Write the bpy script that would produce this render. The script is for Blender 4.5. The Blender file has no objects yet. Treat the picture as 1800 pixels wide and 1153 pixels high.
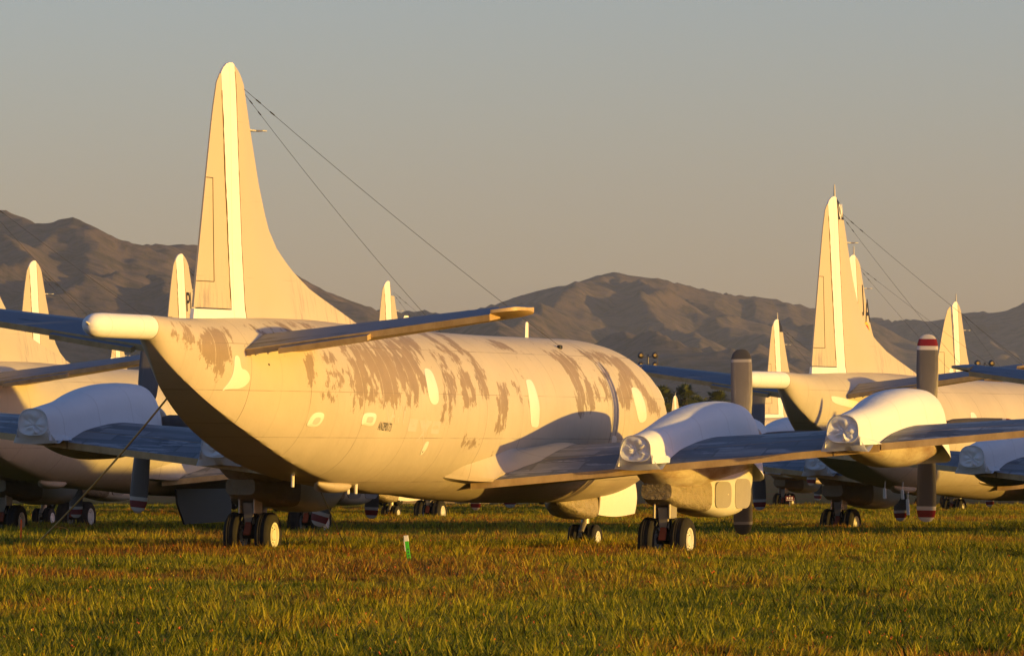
import bpy, math, random
import numpy as np
from mathutils import Vector, Matrix

random.seed(7)
RNG = np.random.default_rng(11)
SC = bpy.context.scene
COL = SC.collection

# ------------------------------------------------------------------ camera, sky, sun, exposure
CAM_Z = 2.365
YAW, PITCH, FPX = 0.3163, 0.0161, 13368.7      # aircraft heading against the lens axis, lens tilt, focal length in 1800 px
cam = bpy.data.objects.new("camera", bpy.data.cameras.new("camera"))
COL.objects.link(cam)
cam.location = (0, 0, CAM_Z)
cam.rotation_euler = (math.pi / 2 + PITCH, 0, 0)
cam.data.sensor_width = 36.0
cam.data.lens = FPX / 1800 * 36.0
cam.data.clip_start = 1.0
cam.data.clip_end = 60000.0
SC.camera = cam

RZ = -(math.pi / 2 + YAW)                      # local +x is aft, +y starboard
SUN_ELEV = math.radians(4.0)
SUN_AFT = math.radians(6.5)
_a = RZ + math.pi / 2 - SUN_AFT                # azimuth of the sun, world
TO_SUN = Vector((math.cos(_a) * math.cos(SUN_ELEV), math.sin(_a) * math.cos(SUN_ELEV), math.sin(SUN_ELEV)))

world = bpy.data.worlds.new("World")
SC.world = world
world.use_nodes = True
wn = world.node_tree
wn.nodes.clear()
sky = wn.nodes.new("ShaderNodeTexSky")
sky.sky_type = 'NISHITA'
sky.sun_disc = False
sky.sun_elevation = SUN_ELEV
sky.sun_rotation = math.atan2(TO_SUN.x, TO_SUN.y)
sky.altitude = 400
sky.air_density = 0.82
sky.dust_density = 0.8
sky.ozone_density = 3.5
bg = wn.nodes.new("ShaderNodeBackground")
bg.inputs[1].default_value = 0.148
wo = wn.nodes.new("ShaderNodeOutputWorld")
wb = wn.nodes.new("ShaderNodeMix")              # white balance of the whole sky
wb.data_type = 'RGBA'; wb.blend_type = 'MULTIPLY'
wb.inputs[0].default_value = 1.0
wb.inputs[7].default_value = (1.13, 0.68, 0.605, 1)
wn.links.new(sky.outputs[0], wb.inputs[6])
wn.links.new(wb.outputs[2], bg.inputs[0])
wn.links.new(bg.outputs[0], wo.inputs[0])

sun = bpy.data.objects.new("sun", bpy.data.lights.new("sun", 'SUN'))
COL.objects.link(sun)
sun.data.energy = 2.1
sun.data.angle = math.radians(0.53)
sun.data.color = (1.0, 0.60, 0.10)
sun.rotation_euler = (-TO_SUN).to_track_quat('-Z', 'Y').to_euler()

vs = SC.view_settings
vs.view_transform = 'Standard'
vs.look = 'None'
vs.exposure = 1.5
vs.gamma = 1.0
vs.use_curve_mapping = False
SC.cycles.use_denoising = True
SC.cycles.max_bounces = 6
SC.cycles.volume_bounces = 0
SC.cycles.transparent_max_bounces = 8

def at_px(u, v, dist):
    """world point seen at photograph pixel (u, v), dist metres in front of the lens"""
    y = dist
    return Vector(((u - 900) / FPX * dist, y, CAM_Z + dist * (math.tan(PITCH) - (v - 576.5) / FPX)))

def ground_z(x, y):
    return .10 - 0.0034 * np.clip(np.asarray(y, float) - 168.0, 0, 420)

# ------------------------------------------------------------------ materials
MAT = {}
class NT:
    def __init__(s, name):
        s.m = bpy.data.materials.new(name); s.m.use_nodes = True
        s.t = s.m.node_tree; s.t.nodes.clear()
        s.out = s.n("OutputMaterial"); s.b = s.n("BsdfPrincipled")
        s.l(s.b.outputs[0], s.out.inputs[0])
        s.tc = s.n("TexCoord"); MAT[name] = s.m
    def n(s, kind, **kw):
        o = s.t.nodes.new("ShaderNode" + kind)
        for k, v in kw.items(): setattr(o, k, v)
        return o
    def l(s, a, b): s.t.links.new(a, b)
    def set(s, sock, v):
        if hasattr(v, "is_linked") or hasattr(v, "links"): s.l(v, sock)
        else: sock.default_value = v
    def mapping(s, scale=(1, 1, 1), src=None, loc=(0, 0, 0), rot=(0, 0, 0)):
        m = s.n("Mapping"); m.inputs["Scale"].default_value = scale; m.inputs["Location"].default_value = loc
        m.inputs["Rotation"].default_value = rot
        s.l(src or s.tc.outputs["Object"], m.inputs[0]); return m.outputs[0]
    def noise(s, scale, detail=4, rough=.6, vec=None, dist=0):
        o = s.n("TexNoise"); o.inputs["Scale"].default_value = scale; o.inputs["Detail"].default_value = detail
        o.inputs["Roughness"].default_value = rough; o.inputs["Distortion"].default_value = dist
        s.l(vec or s.tc.outputs["Object"], o.inputs["Vector"]); return o.outputs["Fac"]
    def ramp(s, fac, stops):
        o = s.n("ValToRGB"); e = o.color_ramp.elements
        while len(e) < len(stops): e.new(.5)
        for k, (p, c) in enumerate(stops):
            e[k].position = p; e[k].color = (c, c, c, 1) if not hasattr(c, "__len__") else (*c, 1)
        s.l(fac, o.inputs[0]); return o.outputs[0]
    def math(s, op, a, b=0.0, c=None):
        o = s.n("Math", operation=op); s.set(o.inputs[0], a); s.set(o.inputs[1], b)
        if c is not None: s.set(o.inputs[2], c)
        return o.outputs[0]
    def mix(s, fac, a, b, mode='MIX'):
        o = s.n("Mix", data_type='RGBA', blend_type=mode)
        s.set(o.inputs[0], fac)
        for sock, v in ((o.inputs[6], a), (o.inputs[7], b)):
            if isinstance(v, tuple): sock.default_value = (*v, 1)
            else: s.l(v, sock)
        return o.outputs[2]
    def bump(s, h, strength=.3, dist=.02):
        o = s.n("Bump"); o.inputs["Strength"].default_value = strength; o.inputs["Distance"].default_value = dist
        s.l(h, o.inputs["Height"]); s.l(o.outputs[0], s.b.inputs["Normal"])
    def fin(s, col, rough=.6, metal=0., spec=.3):
        if isinstance(col, tuple): s.b.inputs["Base Color"].default_value = (*col, 1)
        else: s.l(col, s.b.inputs["Base Color"])
        s.set(s.b.inputs["Roughness"], rough); s.b.inputs["Metallic"].default_value = metal
        s.b.inputs["Specular IOR Level"].default_value = spec
        return s.m
    def xyz(s, src=None):
        o = s.n("SeparateXYZ"); s.l(src or s.tc.outputs["Object"], o.inputs[0]); return o.outputs
    def attr(s, name, kind='GEOMETRY'):
        return s.n("Attribute", attribute_name=name, attribute_type=kind)
    def lines(s, coord, period, width, offset=0.0):
        """1 on thin lines every `period` metres"""
        f = s.math('FRACT', s.math('DIVIDE', s.math('ADD', coord, 1000.0 * period + offset), period))
        return s.math('LESS_THAN', f, width / period)

def plain(name, col, rough=.6, metal=0., spec=.3, var=.12, scale=3.0):
    t = NT(name)
    f = t.noise(scale, 5)
    c = t.mix(f, tuple(x * (1 - var) for x in col), tuple(min(1, x * (1 + var)) for x in col))
    return t.fin(c, rough, metal, spec)

def fuselage_material(name, worn):
    t = NT(name)
    X, Y, Z = t.xyz()
    base = t.mix(t.ramp(t.noise(.5, 5), [(.3, 0), (.7, 1)]), (.50, .44, .335), (.58, .51, .395))
    # thin run-down dirt, stretched round the body
    st = t.noise(1.0, 6, .65, t.mapping((7, .5, .45)))
    base = t.mix(t.ramp(st, [(.55, 0), (.85, .35)]), base, (.36, .30, .23))
    # belly grime
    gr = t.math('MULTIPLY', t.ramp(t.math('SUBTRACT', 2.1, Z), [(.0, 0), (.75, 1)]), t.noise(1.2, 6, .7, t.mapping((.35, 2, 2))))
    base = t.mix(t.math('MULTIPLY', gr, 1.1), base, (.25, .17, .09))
    if worn:
        a = t.attr("wear").outputs["Fac"]
        n1 = t.noise(2.9, 9, .78, t.mapping((1.2, .9, .9)))
        n2 = t.noise(8, 6, .74, t.mapping((1.3, .8, .8)))
        h = t.math('ADD', a, t.math('ADD', t.math('MULTIPLY', t.math('SUBTRACT', n1, .5), 1.75), t.math('MULTIPLY', t.math('SUBTRACT', n2, .5), 1.1)))
        m = t.ramp(h, [(.50, 0), (.55, 1)])
        # frames keep a pale line of coating
        fr = t.lines(X, .52, .032, .1)
        isl = t.ramp(t.noise(1.7, 5, .6, t.mapping((1.35, .8, .8), loc=(4, 2, 7))), [(.535, 0), (.57, 1)])
        m = t.math('MULTIPLY', m, t.math('SUBTRACT', 1.0, t.math('MAXIMUM', isl, t.math('MULTIPLY', fr, t.ramp(n2, [(.42, .8), (.58, .1)])))))
        grey = t.mix(t.noise(2.2, 4), (.25, .19, .13), (.355, .275, .185))
        base = t.mix(m, base, grey)
    # skin joints
    j = t.math('ADD', t.lines(X, 2.45, .02, .2), t.math('MULTIPLY', t.lines(X, 1.225, .014, .2), .5))
    wob = t.math('MULTIPLY', t.math('ADD', j, t.lines(Z, .92, .014, .13)), t.ramp(t.noise(.8, 3), [(.36, .08), (.6, .75)]))
    base = t.mix(wob, base, (.22, .17, .12))
    # propeller-line stripes
    s1 = t.math('COMPARE', X, 7.70, .025); s2 = t.math('COMPARE', X, 8.05, .03)
    base = t.mix(t.math('MULTIPLY', t.math('ADD', s1, s2), .6), base, (.045, .05, .06))
    quilt = t.math('MULTIPLY', t.math('SINE', t.math('MULTIPLY', X, 12.08)), t.math('SINE', t.math('MULTIPLY', Z, 13.6)))
    t.bump(t.math('ADD', t.math('MULTIPLY', t.noise(1.5, 4), 1.3), t.math('MULTIPLY', quilt, .10)), .22, .05)
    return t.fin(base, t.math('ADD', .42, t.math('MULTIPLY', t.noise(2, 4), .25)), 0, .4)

fuselage_material("paint_worn", True)
fuselage_material("paint_aged", False)

def fin_material():
    t = NT("paint_fin")
    X, Y, Z = t.xyz()
    base = t.mix(t.noise(.7, 5), (.50, .435, .325), (.55, .48, .365))
    st = t.noise(1.0, 6, .7, t.mapping((5, 1, .7)))
    low = t.ramp(t.math('SUBTRACT', 6.3, Z), [(.0, 0), (.9, 1)])
    fwd = t.ramp(t.math('SUBTRACT', 25.2, X), [(.0, 0), (.8, 1)])
    m = t.math('MULTIPLY', t.math('MULTIPLY', low, fwd), t.ramp(st, [(.52, 0), (.6, 1)]))
    base = t.mix(m, base, (.36, .31, .26))
    j = t.math('MULTIPLY', t.math('ADD', t.lines(Z, 1.55, .012, .4), t.lines(X, 1.3, .01, .5)), t.ramp(t.noise(.9, 2), [(.45, 0), (.6, .35)]))
    base = t.mix(j, base, (.3, .22, .15))
    return t.fin(base, .5, 0, .35)
fin_material()

def wing_top_material():  # worn grey paint, with the blue of the shaded upper side mixed in
    t = NT("wing_top")
    X, Y, Z = t.xyz()
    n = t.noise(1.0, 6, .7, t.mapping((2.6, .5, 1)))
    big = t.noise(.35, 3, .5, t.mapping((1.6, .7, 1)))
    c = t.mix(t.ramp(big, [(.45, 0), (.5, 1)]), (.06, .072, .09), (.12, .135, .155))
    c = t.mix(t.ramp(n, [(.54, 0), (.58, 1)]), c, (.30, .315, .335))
    br = t.n("TexBrick"); br.inputs["Scale"].default_value = .45
    br.inputs["Mortar Size"].default_value = .012; br.inputs["Color1"].default_value = (0, 0, 0, 1)
    br.inputs["Color2"].default_value = (1, 1, 1, 1); br.inputs["Mortar"].default_value = (.5, .5, .5, 1)
    t.l(t.mapping((1, 1, 1), rot=(0, 0, math.pi / 2)), br.inputs["Vector"])
    bw = t.n("RGBToBW"); t.l(br.outputs["Color"], bw.inputs[0])
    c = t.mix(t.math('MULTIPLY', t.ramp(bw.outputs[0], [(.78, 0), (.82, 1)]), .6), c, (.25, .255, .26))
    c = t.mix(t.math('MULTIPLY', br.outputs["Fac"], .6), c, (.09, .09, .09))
    return t.fin(c, .5, 0, .4)
wing_top_material()

def wing_under_material():  # golden glow of low sun put into the underside colour
    t = NT("wing_under")
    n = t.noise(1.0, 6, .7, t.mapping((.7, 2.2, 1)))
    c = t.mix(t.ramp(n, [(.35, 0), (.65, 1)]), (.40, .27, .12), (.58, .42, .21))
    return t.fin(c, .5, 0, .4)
wing_under_material()

def tail_top_material():  # grey paint darkened and blued to carry the shade on top
    t = NT("tailplane_top")
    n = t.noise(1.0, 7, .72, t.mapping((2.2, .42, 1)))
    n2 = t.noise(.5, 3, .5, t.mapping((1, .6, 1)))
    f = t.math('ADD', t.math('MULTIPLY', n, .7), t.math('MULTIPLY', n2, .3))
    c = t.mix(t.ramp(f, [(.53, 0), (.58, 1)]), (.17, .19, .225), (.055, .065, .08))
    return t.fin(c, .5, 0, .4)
tail_top_material()

def vinyl_material():
    t = NT("white_vinyl")
    c = t.mix(t.noise(1.2, 5), (.73, .735, .73), (.81, .815, .81))
    st = t.ramp(t.noise(1.0, 6, .7, t.mapping((.6, 3, .6))), [(.6, 0), (.85, .3)])
    c = t.mix(st, c, (.62, .58, .5))
    h = t.math('ADD', t.noise(1.6, 5, .6, t.mapping((1, 1, 2.2))), t.math('MULTIPLY', t.noise(7, 3), .15))
    X, Y, Z = t.xyz()
    c = t.mix(t.math('MULTIPLY', t.lines(X, 1.7, .025, .55), .35), c, (.40, .37, .32))
    t.bump(h, .4, .05)
    return t.fin(c, .72, 0, .2)
vinyl_material()

def nacelle_material():
    t = NT("nacelle_paint")
    c = t.mix(t.noise(.9, 5), (.46, .40, .31), (.56, .50, .41))
    X, Y, Z = t.xyz()
    st = t.ramp(t.noise(1.0, 6, .7, t.mapping((.5, 2, 2.5))), [(.42, 0), (.66, .9)])
    c = t.mix(st, c, (.24, .135, .06))
    c = t.mix(t.math('MULTIPLY', t.lines(X, 1.25, .015, .3), .6), c, (.16, .11, .08))
    return t.fin(c, .45, 0, .4)
nacelle_material()
plain("patch_white", (.80, .77, .68), .45, 0, .4, .05, 6)
plain("tape_seam", (.55, .53, .47), .5)
plain("grey_panel", (.36, .33, .29), .5)
plain("dark_grey", (.06, .06, .065), .5)
plain("black", (.018, .018, .02), .5)
plain("tyre_rubber", (.028, .026, .024), .8, 0, .2, .3, 9)
plain("rim_white", (.70, .68, .62), .45)
plain("gear_steel", (.42, .38, .31), .4, .3)
plain("gear_dark", (.05, .045, .04), .5, .2)
plain("seam_brown", (.14, .07, .035), .7)
plain("sign_red", (.13, .012, .012), .7)
plain("rust_red", (.30, .07, .03), .6)
def canvas():
    t = NT("tan_canvas"); c = t.mix(t.noise(3, 5), (.30, .245, .16), (.40, .335, .23))
    t.bump(t.noise(2.6, 5, .65, t.mapping((1, 1, 1.6)), 1.6), 1.0, .10); t.fin(c, .65, 0, .25)
canvas()
plain("glass_dark", (.03, .035, .04), .1, 0, .5)
plain("wire", (.03, .028, .026), .5)
plain("rope", (.65, .40, .12), .8, 0, .1)
plain("stake_green", (.06, .50, .02), .5)
plain("stake_orange", (.85, .15, .02), .5)
plain("mast_steel", (.16, .15, .14), .5, .3)
plain("lamp_lens", (.5, .35, .1), .2)
plain("emblem_red", (.55, .02, .02), .5)
plain("emblem_yellow", (.80, .50, .04), .5)
plain("ghost", (.55, .51, .44), .5)
def leaf_mat(name, c1, c2):
    t = NT(name)
    c = t.mix(t.noise(2.5, 3), c1, c2); t.fin(c, .6, 0, .2)
    return t.m
leaf_mat("palm_leaf", (.035, .05, .012), (.09, .10, .025))
plain("palm_trunk", (.22, .12, .06), .85)
plain('rudder_blue', (.03, .05, .16), .7, 0, .2, .5, 5)
plain("wall_tan", (.34, .25, .13), .8)
plain("roof_tan", (.26, .21, .16), .7)

def blade_material():
    t = NT("prop_blade")
    X, Y, Z = t.xyz()
    c = t.mix(t.noise(2, 5), (.125, .112, .108), (.175, .158, .15))
    wear = t.ramp(t.noise(1, 5, .7, t.mapping((9, 9, .8))), [(.58, 0), (.7, .5)])
    c = t.mix(wear, c, (.34, .31, .28))
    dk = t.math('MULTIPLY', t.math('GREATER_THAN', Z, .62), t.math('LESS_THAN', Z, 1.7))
    c = t.mix(t.math('MULTIPLY', dk, .5), c, (.10, .095, .095))  # shade across the outer blade put into its colour
    c = t.mix(t.math('GREATER_THAN', Z, 1.715), c, (.62, .58, .55))
    red = t.math('MULTIPLY', t.math('GREATER_THAN', Z, 1.80), t.math('LESS_THAN', Z, 1.955))
    c = t.mix(red, c, (.22, .012, .018))
    return t.fin(c, .45, 0, .4)
blade_material()
def blade_plain():
    t = NT("prop_blade_plain")
    X, Y, Z = t.xyz()
    c = t.mix(t.noise(2, 5), (.15, .135, .13), (.21, .19, .18))
    c = t.mix(t.ramp(t.noise(1, 5, .7, t.mapping((9, 9, .8))), [(.56, 0), (.7, .6)]), c, (.33, .30, .27))
    c = t.mix(t.math('GREATER_THAN', Z, 1.84), c, (.07, .065, .065))
    c = t.mix(t.math('COMPARE', Z, 1.80, .03), c, (.42, .39, .37))
    t.fin(c, .45, 0, .4)
blade_plain()

# ------------------------------------------------------------------ mesh helpers
def mesh(name, verts, faces, mats, midx=None, smooth=True, sharp=40):
    me = bpy.data.meshes.new(name)
    me.from_pydata([tuple(map(float, v)) for v in verts], [], [tuple(map(int, f)) for f in faces])
    for m in mats: me.materials.append(MAT[m])
    if midx is not None: me.polygons.foreach_set("material_index", np.asarray(midx, np.int32))
    if smooth:
        me.polygons.foreach_set("use_smooth", np.ones(len(me.polygons), bool))
        me.set_sharp_from_angle(angle=math.radians(sharp))
    me.update()
    return me

class MB:
    """collects verts/faces of one mesh"""
    def __init__(s): s.v, s.f, s.m = [], [], []
    def add(s, v, f, mi=0):
        o = len(s.v); s.v += [tuple(p) for p in v]; s.f += [tuple(i + o for i in q) for q in f]; s.m += [mi] * len(f); return s
    def loft(s, rings, mi=0, closed=True, cap0=True, cap1=True):
        n = len(rings[0]); v = [p for r in rings for p in r]; f = []
        for i in range(len(rings) - 1):
            for j in range(n if closed else n - 1):
                k = (j + 1) % n
                f.append((i * n + j, i * n + k, (i + 1) * n + k, (i + 1) * n + j))
        if cap0: f.append(tuple(range(n))[::-1])
        if cap1: f.append(tuple(range((len(rings) - 1) * n, len(rings) * n)))
        return s.add(v, f, mi)
    def box(s, c, d, mi=0, rot=None, bevel=0.0):
        x, y, z = [t / 2 for t in d]
        b = min(bevel, x * .45, y * .45, z * .45)
        if b > 0:
            rings = []
            for zz, k in ((-z, b), (-z + b, 0), (z - b, 0), (z, b)):
                X, Y = x - k, y - k
                rings.append([(X - b, Y, zz), (-X + b, Y, zz), (-X, Y - b, zz), (-X, -Y + b, zz), (-X + b, -Y, zz), (X - b, -Y, zz), (X, -Y + b, zz), (X, Y - b, zz)])
            vv = rings
        else:
            vv = [[(x, y, zz), (-x, y, zz), (-x, -y, zz), (x, -y, zz)] for zz in (-z, z)]
        R = rot.to_matrix() if rot is not None and hasattr(rot, "to_matrix") else rot
        cc = Vector(c)
        vv = [[tuple((R @ Vector(p) if R is not None else Vector(p)) + cc) for p in r] for r in vv]
        return s.loft(vv, mi)
    def tube(s, pts, rad, n=8, mi=0, caps=True):
        pts = [Vector(p) for p in pts]; rings = []
        for i, p in enumerate(pts):
            t = (pts[min(i + 1, len(pts) - 1)] - pts[max(i - 1, 0)]).normalized()
            a = t.cross(Vector((0, 0, 1)) if abs(t.z) < .9 else Vector((1, 0, 0))).normalized(); b = t.cross(a)
            r = rad[i] if hasattr(rad, "__len__") else rad
            rings.append([tuple(p + (a * math.cos(k * 2 * math.pi / n) + b * math.sin(k * 2 * math.pi / n)) * r) for k in range(n)])
        return s.loft(rings, mi, True, caps, caps)
    def lathe(s, prof, c, axis='y', n=28, mi=0):
        """prof: (along, radius); revolves about the axis through c"""
        rings = []
        for a, r in prof:
            ring = []
            for k in range(n):
                t = 2 * math.pi * k / n; p, q = r * math.cos(t), r * math.sin(t)
                ring.append({'y': (c[0] + p, c[1] + a, c[2] + q), 'x': (c[0] + a, c[1] + p, c[2] + q), 'z': (c[0] + p, c[1] + q, c[2] + a)}[axis])
            rings.append(ring)
        return s.loft(rings, mi)
    def mesh(s, name, mats, **kw): return mesh(name, s.v, s.f, mats, s.m, **kw)

def link(name, data, parent=None, loc=None, rot=None):
    o = bpy.data.objects.new(name, data); COL.objects.link(o); o.parent = parent
    if loc is not None: o.location = loc
    if rot is not None: o.rotation_euler = rot
    return o
def tag(o, label=None, cat=None, group=None, kind=None):
    for k, v in (("label", label), ("category", cat), ("group", group), ("kind", kind)):
        if v: o[k] = v
    return o

# ------------------------------------------------------------------ aircraft shape (x aft from the nose, y starboard, z up; metres)
FX = [0.0, 0.12, 0.35, 0.8, 1.4, 2.0, 3.0, 4.0, 5.0, 6.5, 12, 16, 18, 20, 22, 24, 26, 28, 29.5, 31, 32.0, 32.7]
TOP = [2.75, 2.98, 3.14, 3.36, 3.6, 3.95, 4.40, 4.67, 4.81, 4.88, 4.88, 4.91, 4.94, 4.96, 5.0, 5.04, 5.05, 5.03, 4.98, 4.95, 4.97, 4.985]
BOT = [2.75, 2.52, 2.33, 2.08, 1.84, 1.65, 1.42, 1.3, 1.23, 1.2, 1.22, 1.32, 1.42, 1.48, 1.62, 1.8, 2.10, 2.57, 3.0, 3.55, 4.05, 4.5]
HW = [0.02, 0.24, 0.42, 0.68, 0.94, 1.15, 1.46, 1.65, 1.72, 1.735, 1.735, 1.73, 1.725, 1.72, 1.68, 1.56, 1.36, 1.08, 0.83, 0.56, 0.36, 0.245]
ZC = [2.75, 2.75, 2.74, 2.74, 2.8, 2.9, 3.05, 3.15, 3.2, 3.22, 3.22, 3.22, 3.22, 3.25, 3.3, 3.38, 3.55, 3.82, 4.08, 4.35, 4.58, 4.74]
FLT = [1, 1, 1, 1, 1, 1, 1, 1, 1, 1, 1, 1, 1, 1.01, 1.03, 1.06, 1.12, 1.2, 1.26, 1.28, 1.15, 1.0]
def hermite(xs, ys, x):
    xs = np.asarray(xs, float); ys = np.asarray(ys, float); x = np.asarray(x, float)
    d = np.diff(ys) / np.diff(xs); m = np.empty_like(ys); m[0] = d[0]; m[-1] = d[-1]
    m[1:-1] = np.where(d[1:] * d[:-1] > 0, 2 * d[1:] * d[:-1] / (d[1:] + d[:-1] + 1e-12), 0)
    i = np.clip(np.searchsorted(xs, x) - 1, 0, len(xs) - 2); h = xs[i + 1] - xs[i]; t = np.clip((x - xs[i]) / h, 0, 1)
    return (2*t**3 - 3*t**2 + 1) * ys[i] + (t**3 - 2*t**2 + t) * h * m[i] + (-2*t**3 + 3*t**2) * ys[i+1] + (t**3 - t**2) * h * m[i+1]
def fus(x, phi):
    """point of the fuselage skin: phi 0 on top, pi/2 starboard, pi at the keel"""
    x = np.asarray(x, float); phi = np.asarray(phi, float)
    top, bot, hw, zc, fl = [hermite(FX, a, x) for a in (TOP, BOT, HW, ZC, FLT)]
    c = np.cos(phi); z = np.where(c >= 0, zc + (top - zc) * c, np.maximum(zc + (zc - bot) * fl * c, bot))
    return np.stack([x + 0 * phi, hw * np.sin(phi), z], -1)
def fus_n(x, phi):
    e = 1e-3
    a = fus(np.asarray(x) + e, phi) - fus(np.asarray(x) - e, phi); b = fus(x, np.asarray(phi) + e) - fus(x, np.asarray(phi) - e)
    n = np.cross(b, a); n /= np.linalg.norm(n, axis=-1, keepdims=True) + 1e-12
    s = np.sign(n[..., 1] * np.sin(phi) + n[..., 2] * np.cos(phi)); return n * np.where(s == 0, 1, s)[..., None]

def fuselage_mesh(name, dx, na, mat, wear=None):
    xs = np.unique(np.concatenate([np.array([0.0, .03, .07, .12, .2, .3]), np.arange(.4, 32.7, dx), [32.7]]))
    ph = np.linspace(-math.pi, math.pi, na, endpoint=False)
    Xg, Pg = np.meshgrid(xs, ph, indexing='ij'); V = fus(Xg, Pg).reshape(-1, 3)
    i = np.arange(len(xs) - 1)[:, None]; j = np.arange(na)[None]; k = (j + 1) % na
    F = np.stack([i*na + j, (i+1)*na + j, (i+1)*na + k, i*na + k], -1).reshape(-1, 4).tolist()
    F.append(tuple(range((len(xs)-1)*na, len(xs)*na))[::-1])
    me = mesh(name, V, F, [mat], None, True, 28)
    if wear is not None:
        w = np.zeros(Xg.shape)
        R = hermite(FX, HW, Xg) * .5 + .86
        for poly in wear:
            q = np.array([(a, b) for a, b in poly]); c = q.mean(0); r = float(np.interp(c[0], FX, HW))
            q = q * [1, r]; P = np.stack([Xg, Pg * r], -1)
            ins = np.zeros(Xg.shape, bool); dmin = np.full(Xg.shape, 9.0)
            for a, b in zip(q, np.roll(q, -1, 0)):
                ab = b - a; t = np.clip(((P - a) @ ab) / (ab @ ab + 1e-9), 0, 1)
                dmin = np.minimum(dmin, np.linalg.norm(P - a - t[..., None] * ab, axis=-1))
                cond = (a[1] > P[..., 1]) != (b[1] > P[..., 1])
                xx = a[0] + (P[..., 1] - a[1]) / (b[1] - a[1] + 1e-9) * (b[0] - a[0])
                ins ^= cond & (P[..., 0] < xx)
            sd = np.where(ins, dmin, -dmin); w = np.maximum(w, np.clip(.52 + sd / .5, 0, 1))
        w = np.maximum(w, .27 * np.clip((np.cos(Pg) - .05) / .3, 0, 1) * np.clip((Xg - 5.5) / 2, 0, 1))
        at = me.attributes.new("wear", 'FLOAT', 'POINT'); at.data.foreach_set("value", w.reshape(-1).astype(np.float32))
    return me

def skin_patch(name, poly, mat, off=.012, bulge=.012, rings=4, side=1, inner=None):
    """a sheet lying on the fuselage skin over a polygon given in (x, phi)"""
    q = np.array(poly, float); q[:, 1] *= side
    # round the outline
    for _ in range(2):
        nx = np.roll(q, -1, 0); q = np.stack([q * .75 + nx * .25, q * .25 + nx * .75], 1).reshape(-1, 2)
    c = q.mean(0); n = len(q); mb = MB(); rr = []
    def pt(p, h): return fus(p[0], p[1]) + fus_n(p[0], p[1]) * h
    rr.append([pt(p, -.01) for p in q]); rr.append([pt(p, off) for p in q])
    for k in range(1, rings + 1):
        t = k / (rings + .3); rr.append([pt(c + (p - c) * (1 - t), off + bulge * math.sin(min(1, t * 1.5) * math.pi / 2)) for p in q])
    mb.loft(rr, 0, True, False, True)
    return mb.mesh(name, [mat], sharp=50)

# fin outline
FIN_LE = [(4.6, 19.0), (4.95, 20.2), (5.13, 21.0), (5.38, 22.14), (5.65, 23.37), (6.03, 24.52), (6.42, 25.38), (6.86, 25.96), (7.65, 26.48), (8.66, 26.98), (9.4, 27.32), (9.66, 27.43), (9.85, 27.62), (10.0, 27.88), (10.08, 28.2)]
FIN_TE = [(4.6, 30.36), (5.12, 30.23), (5.74, 30.09), (6.75, 29.83), (7.88, 29.54), (9.02, 29.24), (9.65, 29.0), (9.9, 28.75), (10.03, 28.52), (10.08, 28.26)]
def fle(z): return np.interp(z, [a for a, b in FIN_LE], [b for a, b in FIN_LE])
def fte(z): return np.interp(z, [a for a, b in FIN_TE], [b for a, b in FIN_TE])
def hinge_f(z): return np.interp(z, [4.6, 10.1], [27.80, 28.12])
def hinge_a(z): return np.interp(z, [4.6, 10.1], [28.42, 28.80])
def fin_t(x, z):
    """half thickness of the fin at (x, z)"""
    T = np.interp(z, [4.6, 5.2, 6.5, 9.6, 10.08], [.30, .20, .145, .06, .03])
    f, h, t = fle(z), hinge_f(z), fte(z)
    s = np.clip((x - f) / np.maximum(h - f, .05), 0, 1); r = np.clip((t - x) / np.maximum(t - h, .05), 0, 1)
    front = np.sin(np.minimum(s * 1.25, 1) * math.pi / 2) ** .6; back = .08 + .92 * r
    return T * np.where(x < h, front * (.35 + .65 * np.minimum(1, s * 1.6)), back) + .006
def fin_loft(z0, z1, f0, f1, nz=26, nx=14, grow=0.0, z_list=None):
    mb = MB(); rings = []
    for z in (z_list if z_list is not None else np.linspace(z0, z1, nz)):
        a, b = float(f0(z)), float(f1(z)); b = max(b, a + .01)
        s = (1 - np.cos(np.linspace(0, math.pi, nx))) / 2; xs = a + (b - a) * s
        t = fin_t(xs, z) + grow
        rings.append([(x, y, z) for x, y in zip(xs, t)] + [(x, -y, z) for x, y in zip(xs[::-1], t[::-1])])
    return mb.loft(rings)

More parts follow.
